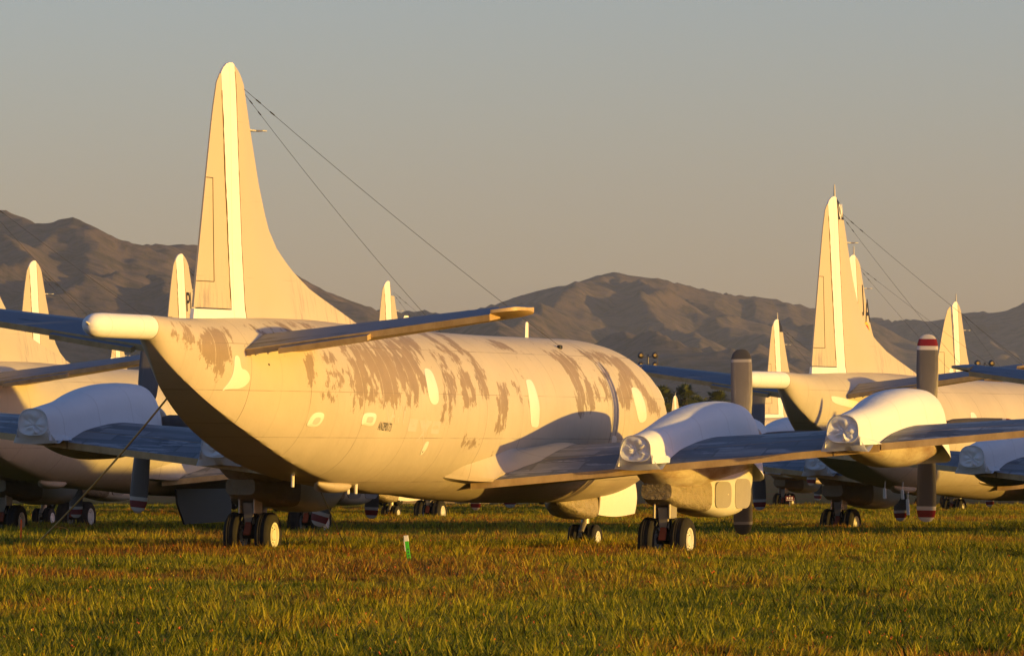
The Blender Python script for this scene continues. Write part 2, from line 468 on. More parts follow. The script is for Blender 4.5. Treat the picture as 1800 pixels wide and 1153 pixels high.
# wing
def w_te(y): return 16.1 - (abs(y) - 1.5) * .19
def w_c(y): return 5.8 - (abs(y) - 1.5) * .256
def w_zte(y): return 1.75 + .0985 * (abs(y) - 1.5)
def af(s, t): return 5 * t * (.2969 * np.sqrt(s) - .126 * s - .3516 * s**2 + .2843 * s**3 - .1015 * s**4)
def w_surf(s, y, up):
    c, te, zt = w_c(y), w_te(y), w_zte(y); t = .145 - .002 * abs(y)
    camb = .08 * s * (1 - s) * c
    half = np.maximum(af(s, t) * c, .0) + .07 * s * s
    return te - c * (1 - s), zt + .052 * c * (1 - s) + camb + (half if up else -half)
def wing_top_z(x, y):
    s = np.clip(1 - (w_te(y) - x) / w_c(y), 0, 1); return w_surf(s, y, True)[1]
def wing_seg(y0, y1, s0, s1, side, ny, ns=18, droop=0.0):
    rings = []; mb = MB()
    for y in np.linspace(y0, y1, ny):
        ss = s0 + (s1 - s0) * (1 - np.cos(np.linspace(0, math.pi, ns))) / 2
        up = [w_surf(s, y, True) for s in ss]; lo = [w_surf(s, y, False) for s in ss[::-1]]
        if s0 == 0: lo = lo[:-1]
        r = up + lo
        if droop:
            hx, hz = up[0][0], (up[0][1] + lo[-1][1]) / 2
            r = [(hx + (x - hx) * math.cos(droop) + (z - hz) * math.sin(droop), hz + (z - hz) * math.cos(droop) - (x - hx) * math.sin(droop)) for x, z in r]
        rings.append([(x, side * y, z) for x, z in r])
    if side < 0: rings = rings[::-1]
    mb.loft(rings)
    nu = ns - 1; n = len(rings[0]); mi = []
    for f in mb.f:
        if len(f) != 4: mi.append(1); continue
        mi.append(0 if (min(f) % n) < nu and (max(f) % n) <= nu else 1)
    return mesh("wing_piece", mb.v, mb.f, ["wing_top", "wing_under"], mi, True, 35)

# tailplane
def t_le(y): return 25.9 + (abs(y) - .5) * .232
def t_hx(y): return 28.15 + (abs(y) - .5) * .03
def t_te(y): return 29.45 - (abs(y) - .5) * .085
def t_z(y): return 4.475 + (abs(y) - .5) * .125
def tail_piece(y0, y1, f0, f1, side, ny=10, droop=0.0, tipround=False, te=.02, drop_z=0.0):
    rings = []; mb = MB(); ns = 12
    ys = list(np.linspace(y0, y1, ny))
    if tipround: ys = list(np.linspace(y0, y1 - .45, ny)) + [y1 - .3, y1 - .15, y1 - .05, y1]
    for y in ys:
        a, b = f0(y), f1(y)
        if tipround and y > y1 - .45:
            k = (y - (y1 - .45)) / .45; sh = 1 - math.sqrt(max(0, 1 - k * k)); a = a + sh * .8; b = b - sh * .25
            th = math.sqrt(max(.03, 1 - k * k))
        else: th = 1
        L, T = t_le(y), t_te(y); hz = t_z(y); c = T - L
        ss = a + (b - a) * (1 - np.cos(np.linspace(0, math.pi, ns))) / 2
        half = [(float(af(np.clip((x - L) / c, 0, 1), .115 * th)) * c + te * np.clip((x - L) / c, 0, 1)) for x in ss]
        r = [(x, hz + h) for x, h in zip(ss, half)] + [(x, hz - h) for x, h in zip(ss[::-1], half[::-1])]
        if droop:
            hx = t_hx(y); r = [(hx + (x - hx) * math.cos(droop) + (z - hz) * math.sin(droop), hz + (z - hz) * math.cos(droop) - (x - hx) * math.sin(droop)) for x, z in r]
        rings.append([(x, side * y, z + drop_z) for x, z in r])
    if side < 0: rings = rings[::-1]
    mb.loft(rings); n = len(rings[0]); nu = ns - 1; mi = []
    for f in mb.f:
        if len(f) != 4: mi.append(1); continue
        js = [q % n for q in f]; mi.append(0 if max(js) <= nu else 1)
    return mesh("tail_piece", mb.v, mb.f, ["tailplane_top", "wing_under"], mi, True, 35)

# nacelles
def cover_sections(inb):
    if inb: return [(8.45, .50, 3.18), (8.6, .62, 3.36), (9.0, .68, 3.45), (10.0, .71, 3.49), (11.0, .69, 3.46), (12.0, .64, 3.36), (13.0, .57, 3.21), (14.0, .48, 3.03), (15.0, .41, 2.86), (15.7, .36, 2.77), (16.05, .345, 2.73)]
    return [(9.1, .50, 3.52), (9.25, .62, 3.70), (9.6, .68, 3.78), (10.5, .71, 3.80), (11.3, .69, 3.78), (12.2, .64, 3.70), (13.0, .57, 3.58), (13.9, .48, 3.40), (14.8, .41, 3.29), (15.3, .365, 3.23), (15.6, .35, 3.20)]
def engine_cover(y0, inb):
    """white vinyl cover over the engine, sitting on the wing"""
    mb = MB(); sec = cover_sections(inb); rings = []; na = 25
    xs = [s[0] for s in sec]; fine = np.unique(np.concatenate([xs, np.linspace(xs[0], xs[-1], 40)]))
    sg = 1 if y0 > 0 else -1
    for x in fine:
        hw = float(hermite(xs, [s[1] for s in sec], x)); zt = float(hermite(xs, [s[2] for s in sec], x))
        ring = []
        le = w_te(y0) - w_c(y0)
        for k in range(na):
            a = -math.pi / 2 + math.pi * k / (na - 1)
            y = y0 + hw * math.copysign(abs(math.sin(a)) ** .85, math.sin(a))
            wz = float(wing_top_z(min(max(x, le + .25), w_te(y) - .02), y)) - .05
            if x < le + .5: wz = wz + (min(0, (x - le - .5)) * .30)
            h = abs(math.cos(a)) ** .62
            flare = 1 + .10 * (1 - h) ** 6
            ring.append((x, y0 + (y - y0) * flare, wz + (zt - wz) * h))
        rings.append(ring)
    mb.loft(rings, 0, False, True, False)
    # skirt corners dropping to the trailing edge
    last = rings[-1]; mb2 = MB()
    for s in (0, -1):
        p = last[s]; y = p[1]; te = w_te(y)
        o = -1 if s == 0 else 1
        q = [p, (p[0] - 1.0, y + o * .10, float(wing_top_z(p[0] - 1.0 if p[0] - 1 < te else te, y + o * .1)) + .02), (te + .03, y + o * .20, w_zte(y) + .05), (p[0] - .02, p[1], p[2] + .18)]
        mb.add(q, [(0, 1, 2), (0, 2, 3), (1, 3, 2)])
    return mb.mesh("engine_cover", ["white_vinyl"], sharp=60)
def exhaust_cover(y0, inb, seed):
    """creased end of the cover over the tail pipe"""
    r = np.random.default_rng(seed); sec = cover_sections(inb)[-1]; x0, hw, zt = sec
    zb = w_zte(y0) + .10; cz = zb + (zt - zb) * .40; mb = MB(); rings = []; na, nr = 56, 12
    cr = [(r.uniform(0, 2 * math.pi), r.uniform(.14, .36), r.uniform(-.035, .05)) for _ in range(15)]
    rings.append([]); first = True
    rings = []
    for i in range(nr + 1):
        t = i / nr; ring = []
        for k in range(na):
            a = 2 * math.pi * k / na; ca, sa = math.cos(a), math.sin(a)
            ex = hw * math.copysign(abs(ca) ** .8, ca); ez = (zt - cz if sa > 0 else cz - zb) * math.copysign(abs(sa) ** .8, sa)
            d = sum(h * max(0, 1 - abs(((a - a0 + math.pi) % (2 * math.pi)) - math.pi) / w) * math.sin(math.pi * min(1, (1 - t) * 1.15)) for a0, w, h in cr)
            xx = x0 - .02 + d + .03 * math.sin(7 * t + 3 * math.cos(a + seed)) * t * (1 - t) * 3 - .06 * t * t + r.normal(0, .0015)
            ring.append((xx, y0 + ex * (1 - t), cz + ez * (1 - t)))
        rings.append(ring)
    rings.insert(0, [(x0 - .12, y0 + (p[1] - y0) * 1.0, p[2]) for p in rings[0]])
    mb.loft(rings, 0, True, False, False)
    lip = [[(x0 - .14 + dx, y0 + (p[1] - y0) * k, cz + (p[2] - cz) * k) for p in rings[0]] for dx, k in ((0, 1.01), (.05, 1.025), (.125, 1.02), (.14, .985))]
    mb.loft(lip, 0, True, False, False)
    # apron hanging from the lower rim over the trailing edge
    low = [p for p in rings[0] if p[2] < cz - .02]; low.sort(key=lambda p: p[1])
    ap = [[(x0 - .005, p[1], p[2]) for p in low], [(x0 - .06, y0 + (p[1] - y0) * 1.16, p[2] * .35 + (zb - .04) * .65) for p in low], [(x0 - .16, y0 + (p[1] - y0) * 1.5, zb - .17 + .015 * math.sin(9 * p[1])) for p in low],
          [(x0 - .30, y0 + (p[1] - y0) * 1.5, zb - .15) for p in low], [(x0 - .75, y0 + (p[1] - y0) * 1.45, zb + .02) for p in low]]
    mb.loft(ap, 0, False, False, False)
    return mb.mesh("exhaust_cover", ["white_vinyl"], sharp=55)
def superring(x, y0, hw, zt, zb, n=28, p=.75):
    cz = (zt + zb) / 2; h = (zt - zb) / 2; r = []
    for k in range(n):
        a = 2 * math.pi * k / n; c, s = math.cos(a), math.sin(a)
        r.append((x, y0 + hw * math.copysign(abs(c) ** p, c), cz + h * math.copysign(abs(s) ** p, s)))
    return r
def nacelle_mesh(y0, inb):
    mb = MB()
    if inb: prof = [(8.25, .42, 2.98, 2.2), (8.45, .56, 3.10, 2.02), (9.2, .62, 3.2, 1.85), (10.5, .63, 3.1, 1.72), (12.0, .62, 2.85, 1.6), (13.2, .60, 2.7, 1.55), (14.2, .50, 2.45, 1.62), (15.0, .36, 2.3, 1.85), (15.6, .22, 2.2, 2.02)]
    else: prof = [(8.95, .42, 3.3, 2.55), (9.15, .56, 3.42, 2.38), (9.9, .62, 3.5, 2.22), (11.0, .63, 3.4, 2.10), (12.2, .60, 3.1, 2.08), (13.2, .52, 2.95, 2.16), (14.0, .40, 2.85, 2.28), (14.8, .2, 2.7, 2.42)]
    xs = [p[0] for p in prof]; fine = np.linspace(xs[0], xs[-1], 26)
    mb.loft([superring(x, y0, *[float(hermite(xs, [p[k] for p in prof], x)) for k in (1, 2, 3)]) for x in fine])
    return mb.mesh("nacelle", ["nacelle_paint"], sharp=50)
def gear_pod_mesh(y0):
    """lower cowl and wheel-well doors of the inboard engine"""
    mb = MB(); prof = [(8.75, .46, 2.2, 1.55), (9.1, .50, 2.2, 1.2), (9.6, .52, 2.1, 1.0), (10.6, .53, 2.0, .95), (11.4, .53, 1.9, 1.0), (12.1, .50, 1.8, 1.08), (13.0, .48, 1.72, 1.14), (13.9, .42, 1.68, 1.22), (14.5, .34, 1.72, 1.36)]
    xs = [p[0] for p in prof]; fine = np.linspace(xs[0], xs[-1], 24)
    rings = [superring(x, y0, *[float(hermite(xs, [p[k] for p in prof], x)) for k in (1, 2, 3)], n=24, p=.5) for x in fine]
    mb.loft(rings)
    mi = []
    for f in mb.f:
        x = sum(mb.v[i][0] for i in f) / len(f); mi.append(1 if x > 12.0 else 0)
    return mesh("gear_pod", mb.v, mb.f, ["nacelle_white", "tan_canvas"], mi, True, 45)
plain("nacelle_white", (.66, .62, .53), .45, 0, .4, .08, 2)
def pod_panel(y0, x0, x1, z0, z1, side):
    mb = MB(); q = []
    n = 24; cx, cz = (x0 + x1) / 2, (z0 + z1) / 2
    for k in range(n):
        a = 2 * math.pi * k / n; c, s = math.cos(a), math.sin(a)
        q.append((cx + (x1 - x0) / 2 * math.copysign(abs(c) ** .5, c), cz + (z1 - z0) / 2 * math.copysign(abs(s) ** .5, s)))
    yy = lambda z: y0 + side * (.535 - .10 * max(0, abs((z - 1.5) / .55)) ** 3)
    mb.loft([[(x, yy(z) - side * .03, z) for x, z in q], [(x, yy(z) + side * .006, z) for x, z in q]], 0)
    return mb.mesh("panel", ["grey_panel"], sharp=40)

# propeller
def blade_mesh():
    mb = MB(); rings = []
    prof = [(.12, .10, .10), (.3, .11, .09), (.45, .17, .075), (.6, .215, .06), (.9, .235, .045), (1.3, .242, .034), (1.7, .236, .026), (1.85, .225, .022), (1.95, .195, .018), (2.01, .15, .014), (2.045, .09, .010), (2.055, .03, .006)]
    for r, w, t in prof:
        tw = math.radians(22 - 14 * r / 2)
        ring = []
        for k in range(14):
            a = 2 * math.pi * k / 14; y, x = w * math.cos(a), t * math.sin(a)
            ring.append((x * math.cos(tw) - y * math.sin(tw), x * math.sin(tw) + y * math.cos(tw), r))
        rings.append(ring)
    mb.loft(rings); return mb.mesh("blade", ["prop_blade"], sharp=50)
def spinner_mesh():
    return MB().lathe([(-.95, .03), (-.9, .12), (-.75, .24), (-.5, .36), (-.2, .43), (.1, .45), (.28, .44)], (0, 0, 0), 'x', 28).mesh("spinner", ["nacelle_paint"])
# wheels
def wheel_mesh(R, W):
    mb = MB(); h = W / 2
    mb.lathe([(-h * .55, R * .50), (-h * .92, R * .58), (-h, R * .72), (-h * .93, R * .87), (-h * .7, R * .965), (-h * .42, R), (-h * .38, R * .978), (-h * .14, R * .985), (-h * .12, R * .968), (h * .12, R * .968), (h * .14, R * .985), (h * .38, R * .978), (h * .42, R), (h * .7, R * .965), (h * .93, R * .87), (h, R * .72), (h * .92, R * .58), (h * .55, R * .50)], (0, 0, 0), 'y', 36, 0)
    for s in (-1, 1):
        mb.lathe([(s * h * .5, R * .53), (s * h * .88, R * .56), (s * h * .86, R * .47), (s * h * .62, R * .42), (s * h * .56, R * .25), (s * h * .80, R * .22), (s * h * .84, R * .10)], (0, 0, 0), 'y', 28, 1)
        for k in range(8):
            a = 2 * math.pi * k / 8
            mb.lathe([(s * h * .55, R * .035), (s * h * .66, R * .03)], (R * .33 * math.cos(a), 0, R * .33 * math.sin(a)), 'y', 8, 2)
    return mb.mesh("wheel", ["tyre_rubber", "rim_white", "gear_dark"], sharp=35)

def fillet_mesh(s):
    """fairing that blends the wing root into the fuselage"""
    rings = []; mb = MB()
    for x in np.linspace(11.2, 17.9, 34):
        k = np.clip((x - 14.9) / 3.0, 0, 1); yo = 2.25 - .25 * np.clip((13 - x) / 2, 0, 1) - .55 * k
        zb = float(wing_top_z(min(x, w_te(2.3) - .05), 2.3)) if x < w_te(2.3) - .05 else w_zte(2.3) - .03 - .12 * k
        ph = 1.98 + .30 * k; A = fus(x, ph) - fus_n(x, ph) * .03; B = np.array([x, yo, zb]); B = B * (1 - k ** .8) + (fus(x, 2.42) - fus_n(x, 2.42) * .02) * k ** .8; Cc = (A + B) / 2 * k + np.array([x, A[1] + .04, B[2] + .10]) * (1 - k)
        top = [(1 - t) ** 2 * A + 2 * t * (1 - t) * Cc + t * t * B for t in np.linspace(0, 1, 12)]
        E = fus(x, 2.55) - fus_n(x, 2.55) * .03; top += [B + np.array([0, -.03, -.07])] + [(1 - t) * (B + np.array([0, -.08, -.08])) + t * E for t in (.35, .7, 1)]
        rings.append([(p[0], s * p[1], p[2]) for p in top])
    if s < 0: rings = rings[::-1]
    return mb.loft(rings).mesh("wing_fillet", ["paint_aged"], sharp=40)

# ------------------------------------------------------------------ shared aircraft meshes
T = {}
def text_flat(txt, height, shear=0.0, bold=.0):
    cu = bpy.data.curves.new("lettering", 'FONT'); cu.body = txt; cu.size = height / .72; cu.shear = shear; cu.offset = bold
    ob = bpy.data.objects.new("lettering", cu); COL.objects.link(ob)
    dg = bpy.context.evaluated_depsgraph_get(); dg.update()
    me = bpy.data.meshes.new_from_object(ob.evaluated_get(dg))
    V = [v.co.copy() for v in me.vertices]; F = [tuple(p.vertices) for p in me.polygons]
    bpy.data.objects.remove(ob); bpy.data.curves.remove(cu); bpy.data.meshes.remove(me)
    return V, F
def text_fus(txt, height, x0, phi0, mat, squeeze=1.0):
    """lettering on the starboard skin, read from aft to nose"""
    V, F = text_flat(txt, height); out = []
    for v in V:
        x = x0 - v.x * squeeze; r = float(np.interp(x, FX, HW)); p = phi0 - v.y / r
        out.append(fus(x, p) + fus_n(x, p) * .006)
    return mesh("lettering", out, F, [mat], smooth=False)
def text_fin(txt, height, x0, z0, mat, squeeze=1.0):
    V, F = text_flat(txt, height, bold=.012); out = []
    for v in V:
        x, z = x0 - v.x * squeeze, z0 + v.y; out.append((x, float(fin_t(x, z)) + .012, z))
    return mesh("lettering", out, F, [mat], smooth=False)

WIN={'hatch_a':[(26.7,2.055),(26.6,1.885),(26.2,1.833),(26.05,1.872),(26.15,2.003),(26.35,2.055),(26.6,2.068)],'hatch_b':[(24.35,1.872),(24.35,1.741),(24.15,1.715),(23.75,1.702),(23.65,1.741),(23.7,1.846),(23.85,1.872),(24.25,1.872)],'win1':[(20.6,1.086),(20.35,1.06),(20.1,1.086),(20.1,1.244),(20.1,1.388),(20.2,1.518),(20.65,1.532),(20.8,1.388)],'win2':[(14.0,1.165),(13.75,1.139),(13.5,1.152),(13.45,1.335),(13.4,1.492),(13.4,1.636),(13.4,1.741),(13.7,1.741),(13.95,1.728),(14.1,1.505)],'win3':[(6.45,1.23),(6.15,1.204),(5.8,1.23),(5.6,1.401),(5.5,1.571),(5.5,1.636),(5.8,1.676),(6.15,1.662),(6.4,1.453)],'leaf':[(20.55,2.147),(20.6,2.055),(20.55,1.977),(20.4,1.963),(20.35,2.003),(20.35,2.081),(20.45,2.147)],'plug':[(7.8,1.937),(7.9,1.885),(7.9,1.833),(7.75,1.82),(7.55,1.846),(7.5,1.898),(7.6,1.95)],'tape':[(29.9,1.466),(29.7,1.427),(29.65,1.662),(29.45,1.649),(29.3,1.689),(29.25,1.78),(29.5,1.937),(30.0,2.042),(30.2,2.147),(30.0,1.924),(29.9,1.754)]}
GREY=[[(26.7,1.034),(26.25,0.982),(26.45,1.217),(26.5,1.374),(26.7,1.571),(26.95,1.545),(26.95,1.374),(26.9,1.244)],[(26.0,1.034),(25.5,1.008),(25.3,1.086),(25.5,1.178),(26.05,1.165)],[(25.95,1.244),(25.15,1.217),(25.25,1.348),(26.05,1.374)],[(26.3,1.427),(25.25,1.361),(25.35,1.479),(26.2,1.518)],[(26.45,1.571),(25.65,1.571),(25.65,1.689),(26.3,1.662)],[(24.75,0.851),(22.95,0.681),(20.25,0.511),(19.3,0.484),(19.75,0.733),(20.45,1.086),(20.75,1.388),(21.2,1.558),(22.55,1.571),(23.4,1.623),(24.05,1.623),(24.35,1.545),(24.95,1.518),(24.95,1.283),(24.85,1.047)],[(25.0,1.505),(24.35,1.532),(24.45,1.715),(24.9,1.741)],[(19.65,1.086),(18.65,1.1),(18.8,1.361),(19.0,1.466),(19.55,1.518),(20.0,1.44)],[(19.95,1.479),(19.1,1.492),(19.4,1.741),(19.95,1.702)],[(19.25,0.785),(18.55,0.838),(18.9,1.06),(19.75,1.034)],[(18.2,0.969),(17.6,1.086),(17.6,1.348),(17.75,1.505),(18.55,1.545),(18.55,1.348)],[(16.7,0.72),(16.4,0.929),(16.5,1.178),(16.65,1.401),(17.25,1.414),(17.3,1.152)],[(17.85,0.707),(17.65,0.785),(17.75,0.969),(18.05,0.995),(18.35,0.89)],[(16.1,1.23),(15.4,1.23),(15.4,1.414),(15.55,1.623),(15.7,1.793),(16.35,1.793),(16.2,1.597),(16.3,1.414)],[(14.3,0.942),(13.95,0.982),(14.05,1.126),(14.5,1.113)],[(18.55,0.301),(17.55,0.249),(17.9,0.589),(17.6,0.838),(18.0,0.864),(18.5,0.72),(18.8,0.471)],[(16.6,0.118),(16.2,0.223),(16.75,0.615),(16.85,0.89),(17.15,0.89),(17.3,0.602)],[(13.7,0.327),(13.05,0.432),(13.05,0.654),(14.05,0.654),(14.25,0.511)],[(11.1,0.576),(9.6,0.602),(9.3,0.812),(9.4,1.073),(9.35,1.309),(9.45,1.545),(10.65,1.636),(10.7,1.427),(10.65,1.086),(10.8,0.772)],[(9.0,1.086),(8.1,1.139),(8.1,1.309),(8.3,1.414),(9.35,1.414)],[(8.5,0.589),(6.35,0.589),(5.6,0.72),(5.5,0.995),(5.1,1.27),(4.1,1.453),(4.4,1.558),(5.25,1.532),(5.6,1.283),(6.3,1.073),(6.9,0.877),(8.0,0.772)],[(6.6,0.956),(6.05,1.047),(6.05,1.296),(6.8,1.505),(7.4,1.492),(7.65,1.309)],[(7.9,0.772),(7.55,0.89),(7.5,1.06),(8.05,1.086),(8.25,0.942)],[(28.75,0.615),(27.2,0.406),(25.5,0.327),(24.65,0.445),(25.8,0.628),(28.05,0.812)],[(32.05,0.746),(29.65,0.72),(29.9,1.178),(30.05,1.662),(30.5,1.977),(30.9,1.833),(31.4,1.571),(32.25,1.662)],[(14.9,1.191),(14.3,1.257),(14.1,1.401),(14.5,1.414)],[(14.75,1.335),(14.2,1.401),(14.05,1.492),(14.7,1.44)],[(18.45,1.898),(17.6,1.911),(17.2,1.99),(18.15,2.016)],[(16.2,2.186),(16.0,2.094),(15.55,2.199),(15.9,2.265)]]


PLANE_Y1, PLANE_Y2 = 4.74, 9.17
T['fus_worn'] = fuselage_mesh("fuselage", .075, 160, "paint_worn", GREY)
T['fus'] = fuselage_mesh("fuselage", .25, 72, "paint_aged")
boom = MB(); boom.lathe([(0, .225), (.25, .238), (2.6, .238), (2.95, .225), (3.12, .19), (3.22, .13), (3.27, .05)], (32.55, 0, 4.745), 'x', 28)
T['boom'] = boom.mesh("boom", ["white_vinyl"], sharp=60)
bt = MB(); bt.tube([(35.80, 0, 4.75), (35.93, .01, 4.79), (35.97, .0, 4.80)], [.03, .02, .006], 6)
for k in range(14):
    a = 2 * math.pi * k / 14; bt.tube([(35.78, .06 * math.cos(a), 4.745 + .06 * math.sin(a)), (35.68, .15 * math.cos(a), 4.745 + .15 * math.sin(a)), (35.5, .21 * math.cos(a), 4.745 + .21 * math.sin(a))], .012, 4)
T['boom_tie'] = bt.mesh("boom_tie", ["tape_seam"])
zl = list(np.linspace(4.6, 6.6, 14)) + list(np.linspace(6.8, 9.42, 10))
T['fin'] = fin_loft(0, 0, fle, hinge_f, z_list=zl).mesh("vertical_fin", ["paint_fin"], sharp=50)
T['fin_tip'] = fin_loft(0, 0, fle, hinge_f, z_list=[9.42, 9.55, 9.66, 9.78, 9.88, 9.96, 10.02, 10.06, 10.08]).mesh("fin_tip", ["paint_fin"], sharp=50)
T['fin_tip_black'] = T['fin_tip'].copy(); T['fin_tip_black'].materials[0] = MAT["black"]
RUD0 = (28.60, 0, 0)
rz_ = [5.18] + list(np.linspace(5.5, 9.5, 12)) + [9.65, 9.76, 9.83]
rud = fin_loft(0, 0, hinge_a, fte, z_list=rz_)
T['rudder'] = mesh("rudder", [(x - RUD0[0], y, z) for x, y, z in rud.v], rud.f, ["paint_fin"], None, True, 50)
T['rudder_dark'] = T['rudder'].copy(); T['rudder_dark'].materials[0] = MAT['rudder_blue']  # rudder copy coloured dark blue all over
T['hinge'] = fin_loft(0, 0, lambda z: max(float(hinge_f(z)), float(fle(z))), lambda z: min(float(hinge_a(z)), float(fte(z)) + .004), z_list=list(np.linspace(4.75, 9.5, 12)) + [9.7, 9.85, 9.96, 10.04, 10.075], grow=.012).mesh("hinge_cover", ["white_vinyl"], sharp=50)
def fin_seam(fx, z0, z1, off):
    rs = random.Random(int(z0 * 10)); mb = MB(); zz = np.linspace(z0, z1, 40)
    mb.tube([(float(fx(z)) + rs.uniform(-.012, .012), float(fin_t(float(fx(z)), z)) + off, z) for z in zz], [rs.uniform(.004, .013) for _ in zz], 5)
    return mb.mesh("hinge_seam", ["seam_brown"])
T['seam_f'] = fin_seam(lambda z: hinge_f(z) - .01, 4.95, 9.9, .012); T['seam_a'] = fin_seam(lambda z: hinge_a(z) + .01, 5.2, 9.5, .012)
T['rud_base'] = fin_loft(0, 0, lambda z: hinge_a(z) - .02, fte, z_list=[4.7, 4.8, 5.0, 5.15], grow=.014).mesh("rudder_base_cover", ["white_vinyl"], sharp=50)
st = MB()
for z in (5.74, 6.9, 8.05): st.box((28.86 + .0, 0, z), (.03, 2 * float(fin_t(28.9, z)) + .05, .16))
st.tube([(29.6, .1, 6.8), (29.83, .1, 6.8)], .012, 6)
tab = MB()
for a, b in (((29.25, 5.7), (29.25, 7.75)), ((29.25, 7.75), (29.56, 7.75)), ((29.25, 5.7), (30.08, 5.7))):
    tab.tube([(a[0], float(fin_t(a[0], a[1])) + .004, a[1]), (b[0], float(fin_t(b[0], b[1])) + .004, b[1])], .009, 5)
tab.v = [(x - RUD0[0], y, z) for x, y, z in tab.v]
T['rud_tab'] = tab.mesh("trim_tab_seam", ["gear_dark"])
an = MB(); an.box((26.78, 0, 8.78), (.62, .05, .035), 0, None, .01); an.box((26.62, .0, 8.78), (.25, .34, .025), 0, None, .008)
T['fin_probe'] = an.mesh("fin_probe", ["tape_seam"])
T['fin_spike'] = MB().tube([(28.15, 0, 10.05), (28.15, 0, 10.42)], [.035, .02], 8).mesh("tip_antenna", ["tape_seam"])
EL = math.radians(9.5)
for sd, s in (('s', 1), ('p', -1)):
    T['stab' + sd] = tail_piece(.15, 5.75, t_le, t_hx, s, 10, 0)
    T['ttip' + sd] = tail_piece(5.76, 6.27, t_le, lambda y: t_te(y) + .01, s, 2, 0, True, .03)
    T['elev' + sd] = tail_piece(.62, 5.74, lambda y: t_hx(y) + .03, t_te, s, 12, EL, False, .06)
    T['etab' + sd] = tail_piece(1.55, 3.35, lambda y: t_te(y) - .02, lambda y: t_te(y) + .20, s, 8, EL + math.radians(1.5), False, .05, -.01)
    for kk, y in enumerate((1.0, 1.25, 2.55, 2.75)):
        x = t_te(y) - .28; z = t_z(y) - .22
        T['eh%d' % kk + sd] = MB().box((x, s * y, z + .03), (.44, .045, .10), 0, Matrix.Rotation(EL + .12, 3, 'Y'), .015).mesh("tab_fairing", ["tape_seam"])
    T['fillet' + sd] = fillet_mesh(s)
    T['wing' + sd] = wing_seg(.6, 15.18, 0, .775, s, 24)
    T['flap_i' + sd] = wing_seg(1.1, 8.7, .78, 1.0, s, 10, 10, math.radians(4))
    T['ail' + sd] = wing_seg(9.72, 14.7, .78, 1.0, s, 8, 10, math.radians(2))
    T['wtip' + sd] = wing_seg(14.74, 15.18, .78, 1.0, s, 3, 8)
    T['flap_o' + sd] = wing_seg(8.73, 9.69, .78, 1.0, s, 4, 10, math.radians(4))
    for nm, y0, inb in (('1', PLANE_Y1, True), ('2', PLANE_Y2, False)):
        T['nac' + nm + sd] = nacelle_mesh(s * y0, inb)
        T['cov' + nm + sd] = engine_cover(s * y0, inb)
        T['exh' + nm + sd] = exhaust_cover(s * y0, inb, 3 if inb else 9)
    T['pod' + sd] = gear_pod_mesh(s * PLANE_Y1)
    T['pan_a' + sd] = pod_panel(s * PLANE_Y1, 9.15, 10.35, 1.14, 1.80, s)
    T['pan_b' + sd] = pod_panel(s * PLANE_Y1, 10.65, 11.85, 1.16, 1.74, s)
T['wear_strip'] = None
T['blade'] = blade_mesh(); T['blade_plain'] = T['blade'].copy(); T['blade_plain'].materials[0] = MAT['prop_blade_plain']; T['spinner'] = spinner_mesh()
T['wheel'] = wheel_mesh(.5, .36); T['nwheel'] = wheel_mesh(.35, .22)
g = MB()
g.tube([(13.4, 0, 1.75), (13.62, 0, .95)], [.15, .15], 14, 0); g.tube([(13.62, 0, .98), (13.7, 0, .48)], [.085, .085], 12, 1)
g.tube([(13.7, -.5, .48), (13.7, .5, .48)], .085, 12, 1); g.box((13.66, 0, .55), (.3, .3, .22), 1, None, .04)
g.box((13.95, .0, .95), (.06, .22, .5), 0, Matrix.Rotation(math.radians(18), 3, 'Y'), .015); g.box((14.0, 0, .62), (.05, .16, .32), 2, Matrix.Rotation(math.radians(-30), 3, 'Y'), .012)
g.box((13.85, .17, 1.2), (.5, .04, .5), 0, None, .01); g.box((13.85, -.17, 1.2), (.5, .04, .5), 0, None, .01)
g.tube([(13.75, -.12, 1.1), (14.0, -.16, .8), (13.9, -.1, .5)], .02, 6, 3); g.tube([(13.8, .1, 1.05), (14.05, .1, .75), (13.85, .14, .5)], .018, 6, 3)
T['gear'] = g.mesh("strut", ["gear_steel", "gear_dark", "rust_red", "wire"])
g = MB(); g.tube([(4.45, 0, 1.6), (4.56, 0, .7)], .1, 12, 0); g.tube([(4.56, 0, .75), (4.57, 0, .34)], .06, 10, 1); g.tube([(4.57, -.26, .34), (4.57, .26, .34)], .06, 10, 1)
g.box((4.75, 0, .62), (.3, .12, .06), 0, Matrix.Rotation(math.radians(40), 3, 'Y'), .01)
T['ngear'] = g.mesh("strut", ["gear_steel", "gear_dark"])
for sd, s in (('s', 1), ('p', -1)):
    d = MB(); rings = []
    for x in np.linspace(2.35, 5.15, 9):
        k = (x - 2.35) / 2.8; zt = 1.62 - .2 * k * (1 - k) if x > 2.6 else 1.62; zb = .92 - .06 * math.sin(k * 3)
        rings.append([(x, s * (.50 + .05 * math.sin(3 * t)), zb + (zt - zb) * t) for t in np.linspace(0, 1, 7)] + [(x, s * (.47 + .05 * math.sin(3 * t)), zb + (zt - zb) * t) for t in np.linspace(1, 0, 7)])
    T['ndoor' + sd] = d.loft(rings).mesh("nose_gear_door", ["patch_white"], sharp=40)
nc = MB(); rings = []
for x, hw, zt, zb in ((4.9, .50, 1.45, .82), (5.3, .50, 1.4, .80), (5.9, .46, 1.36, .86), (6.5, .34, 1.32, 1.0), (6.85, .1, 1.28, 1.2)):
    rings.append(superring(x, 0, hw, zt, zb, 24, .6))
T['nshroud'] = nc.loft(rings).mesh("nose_gear_shroud", ["tan_canvas"], sharp=40)
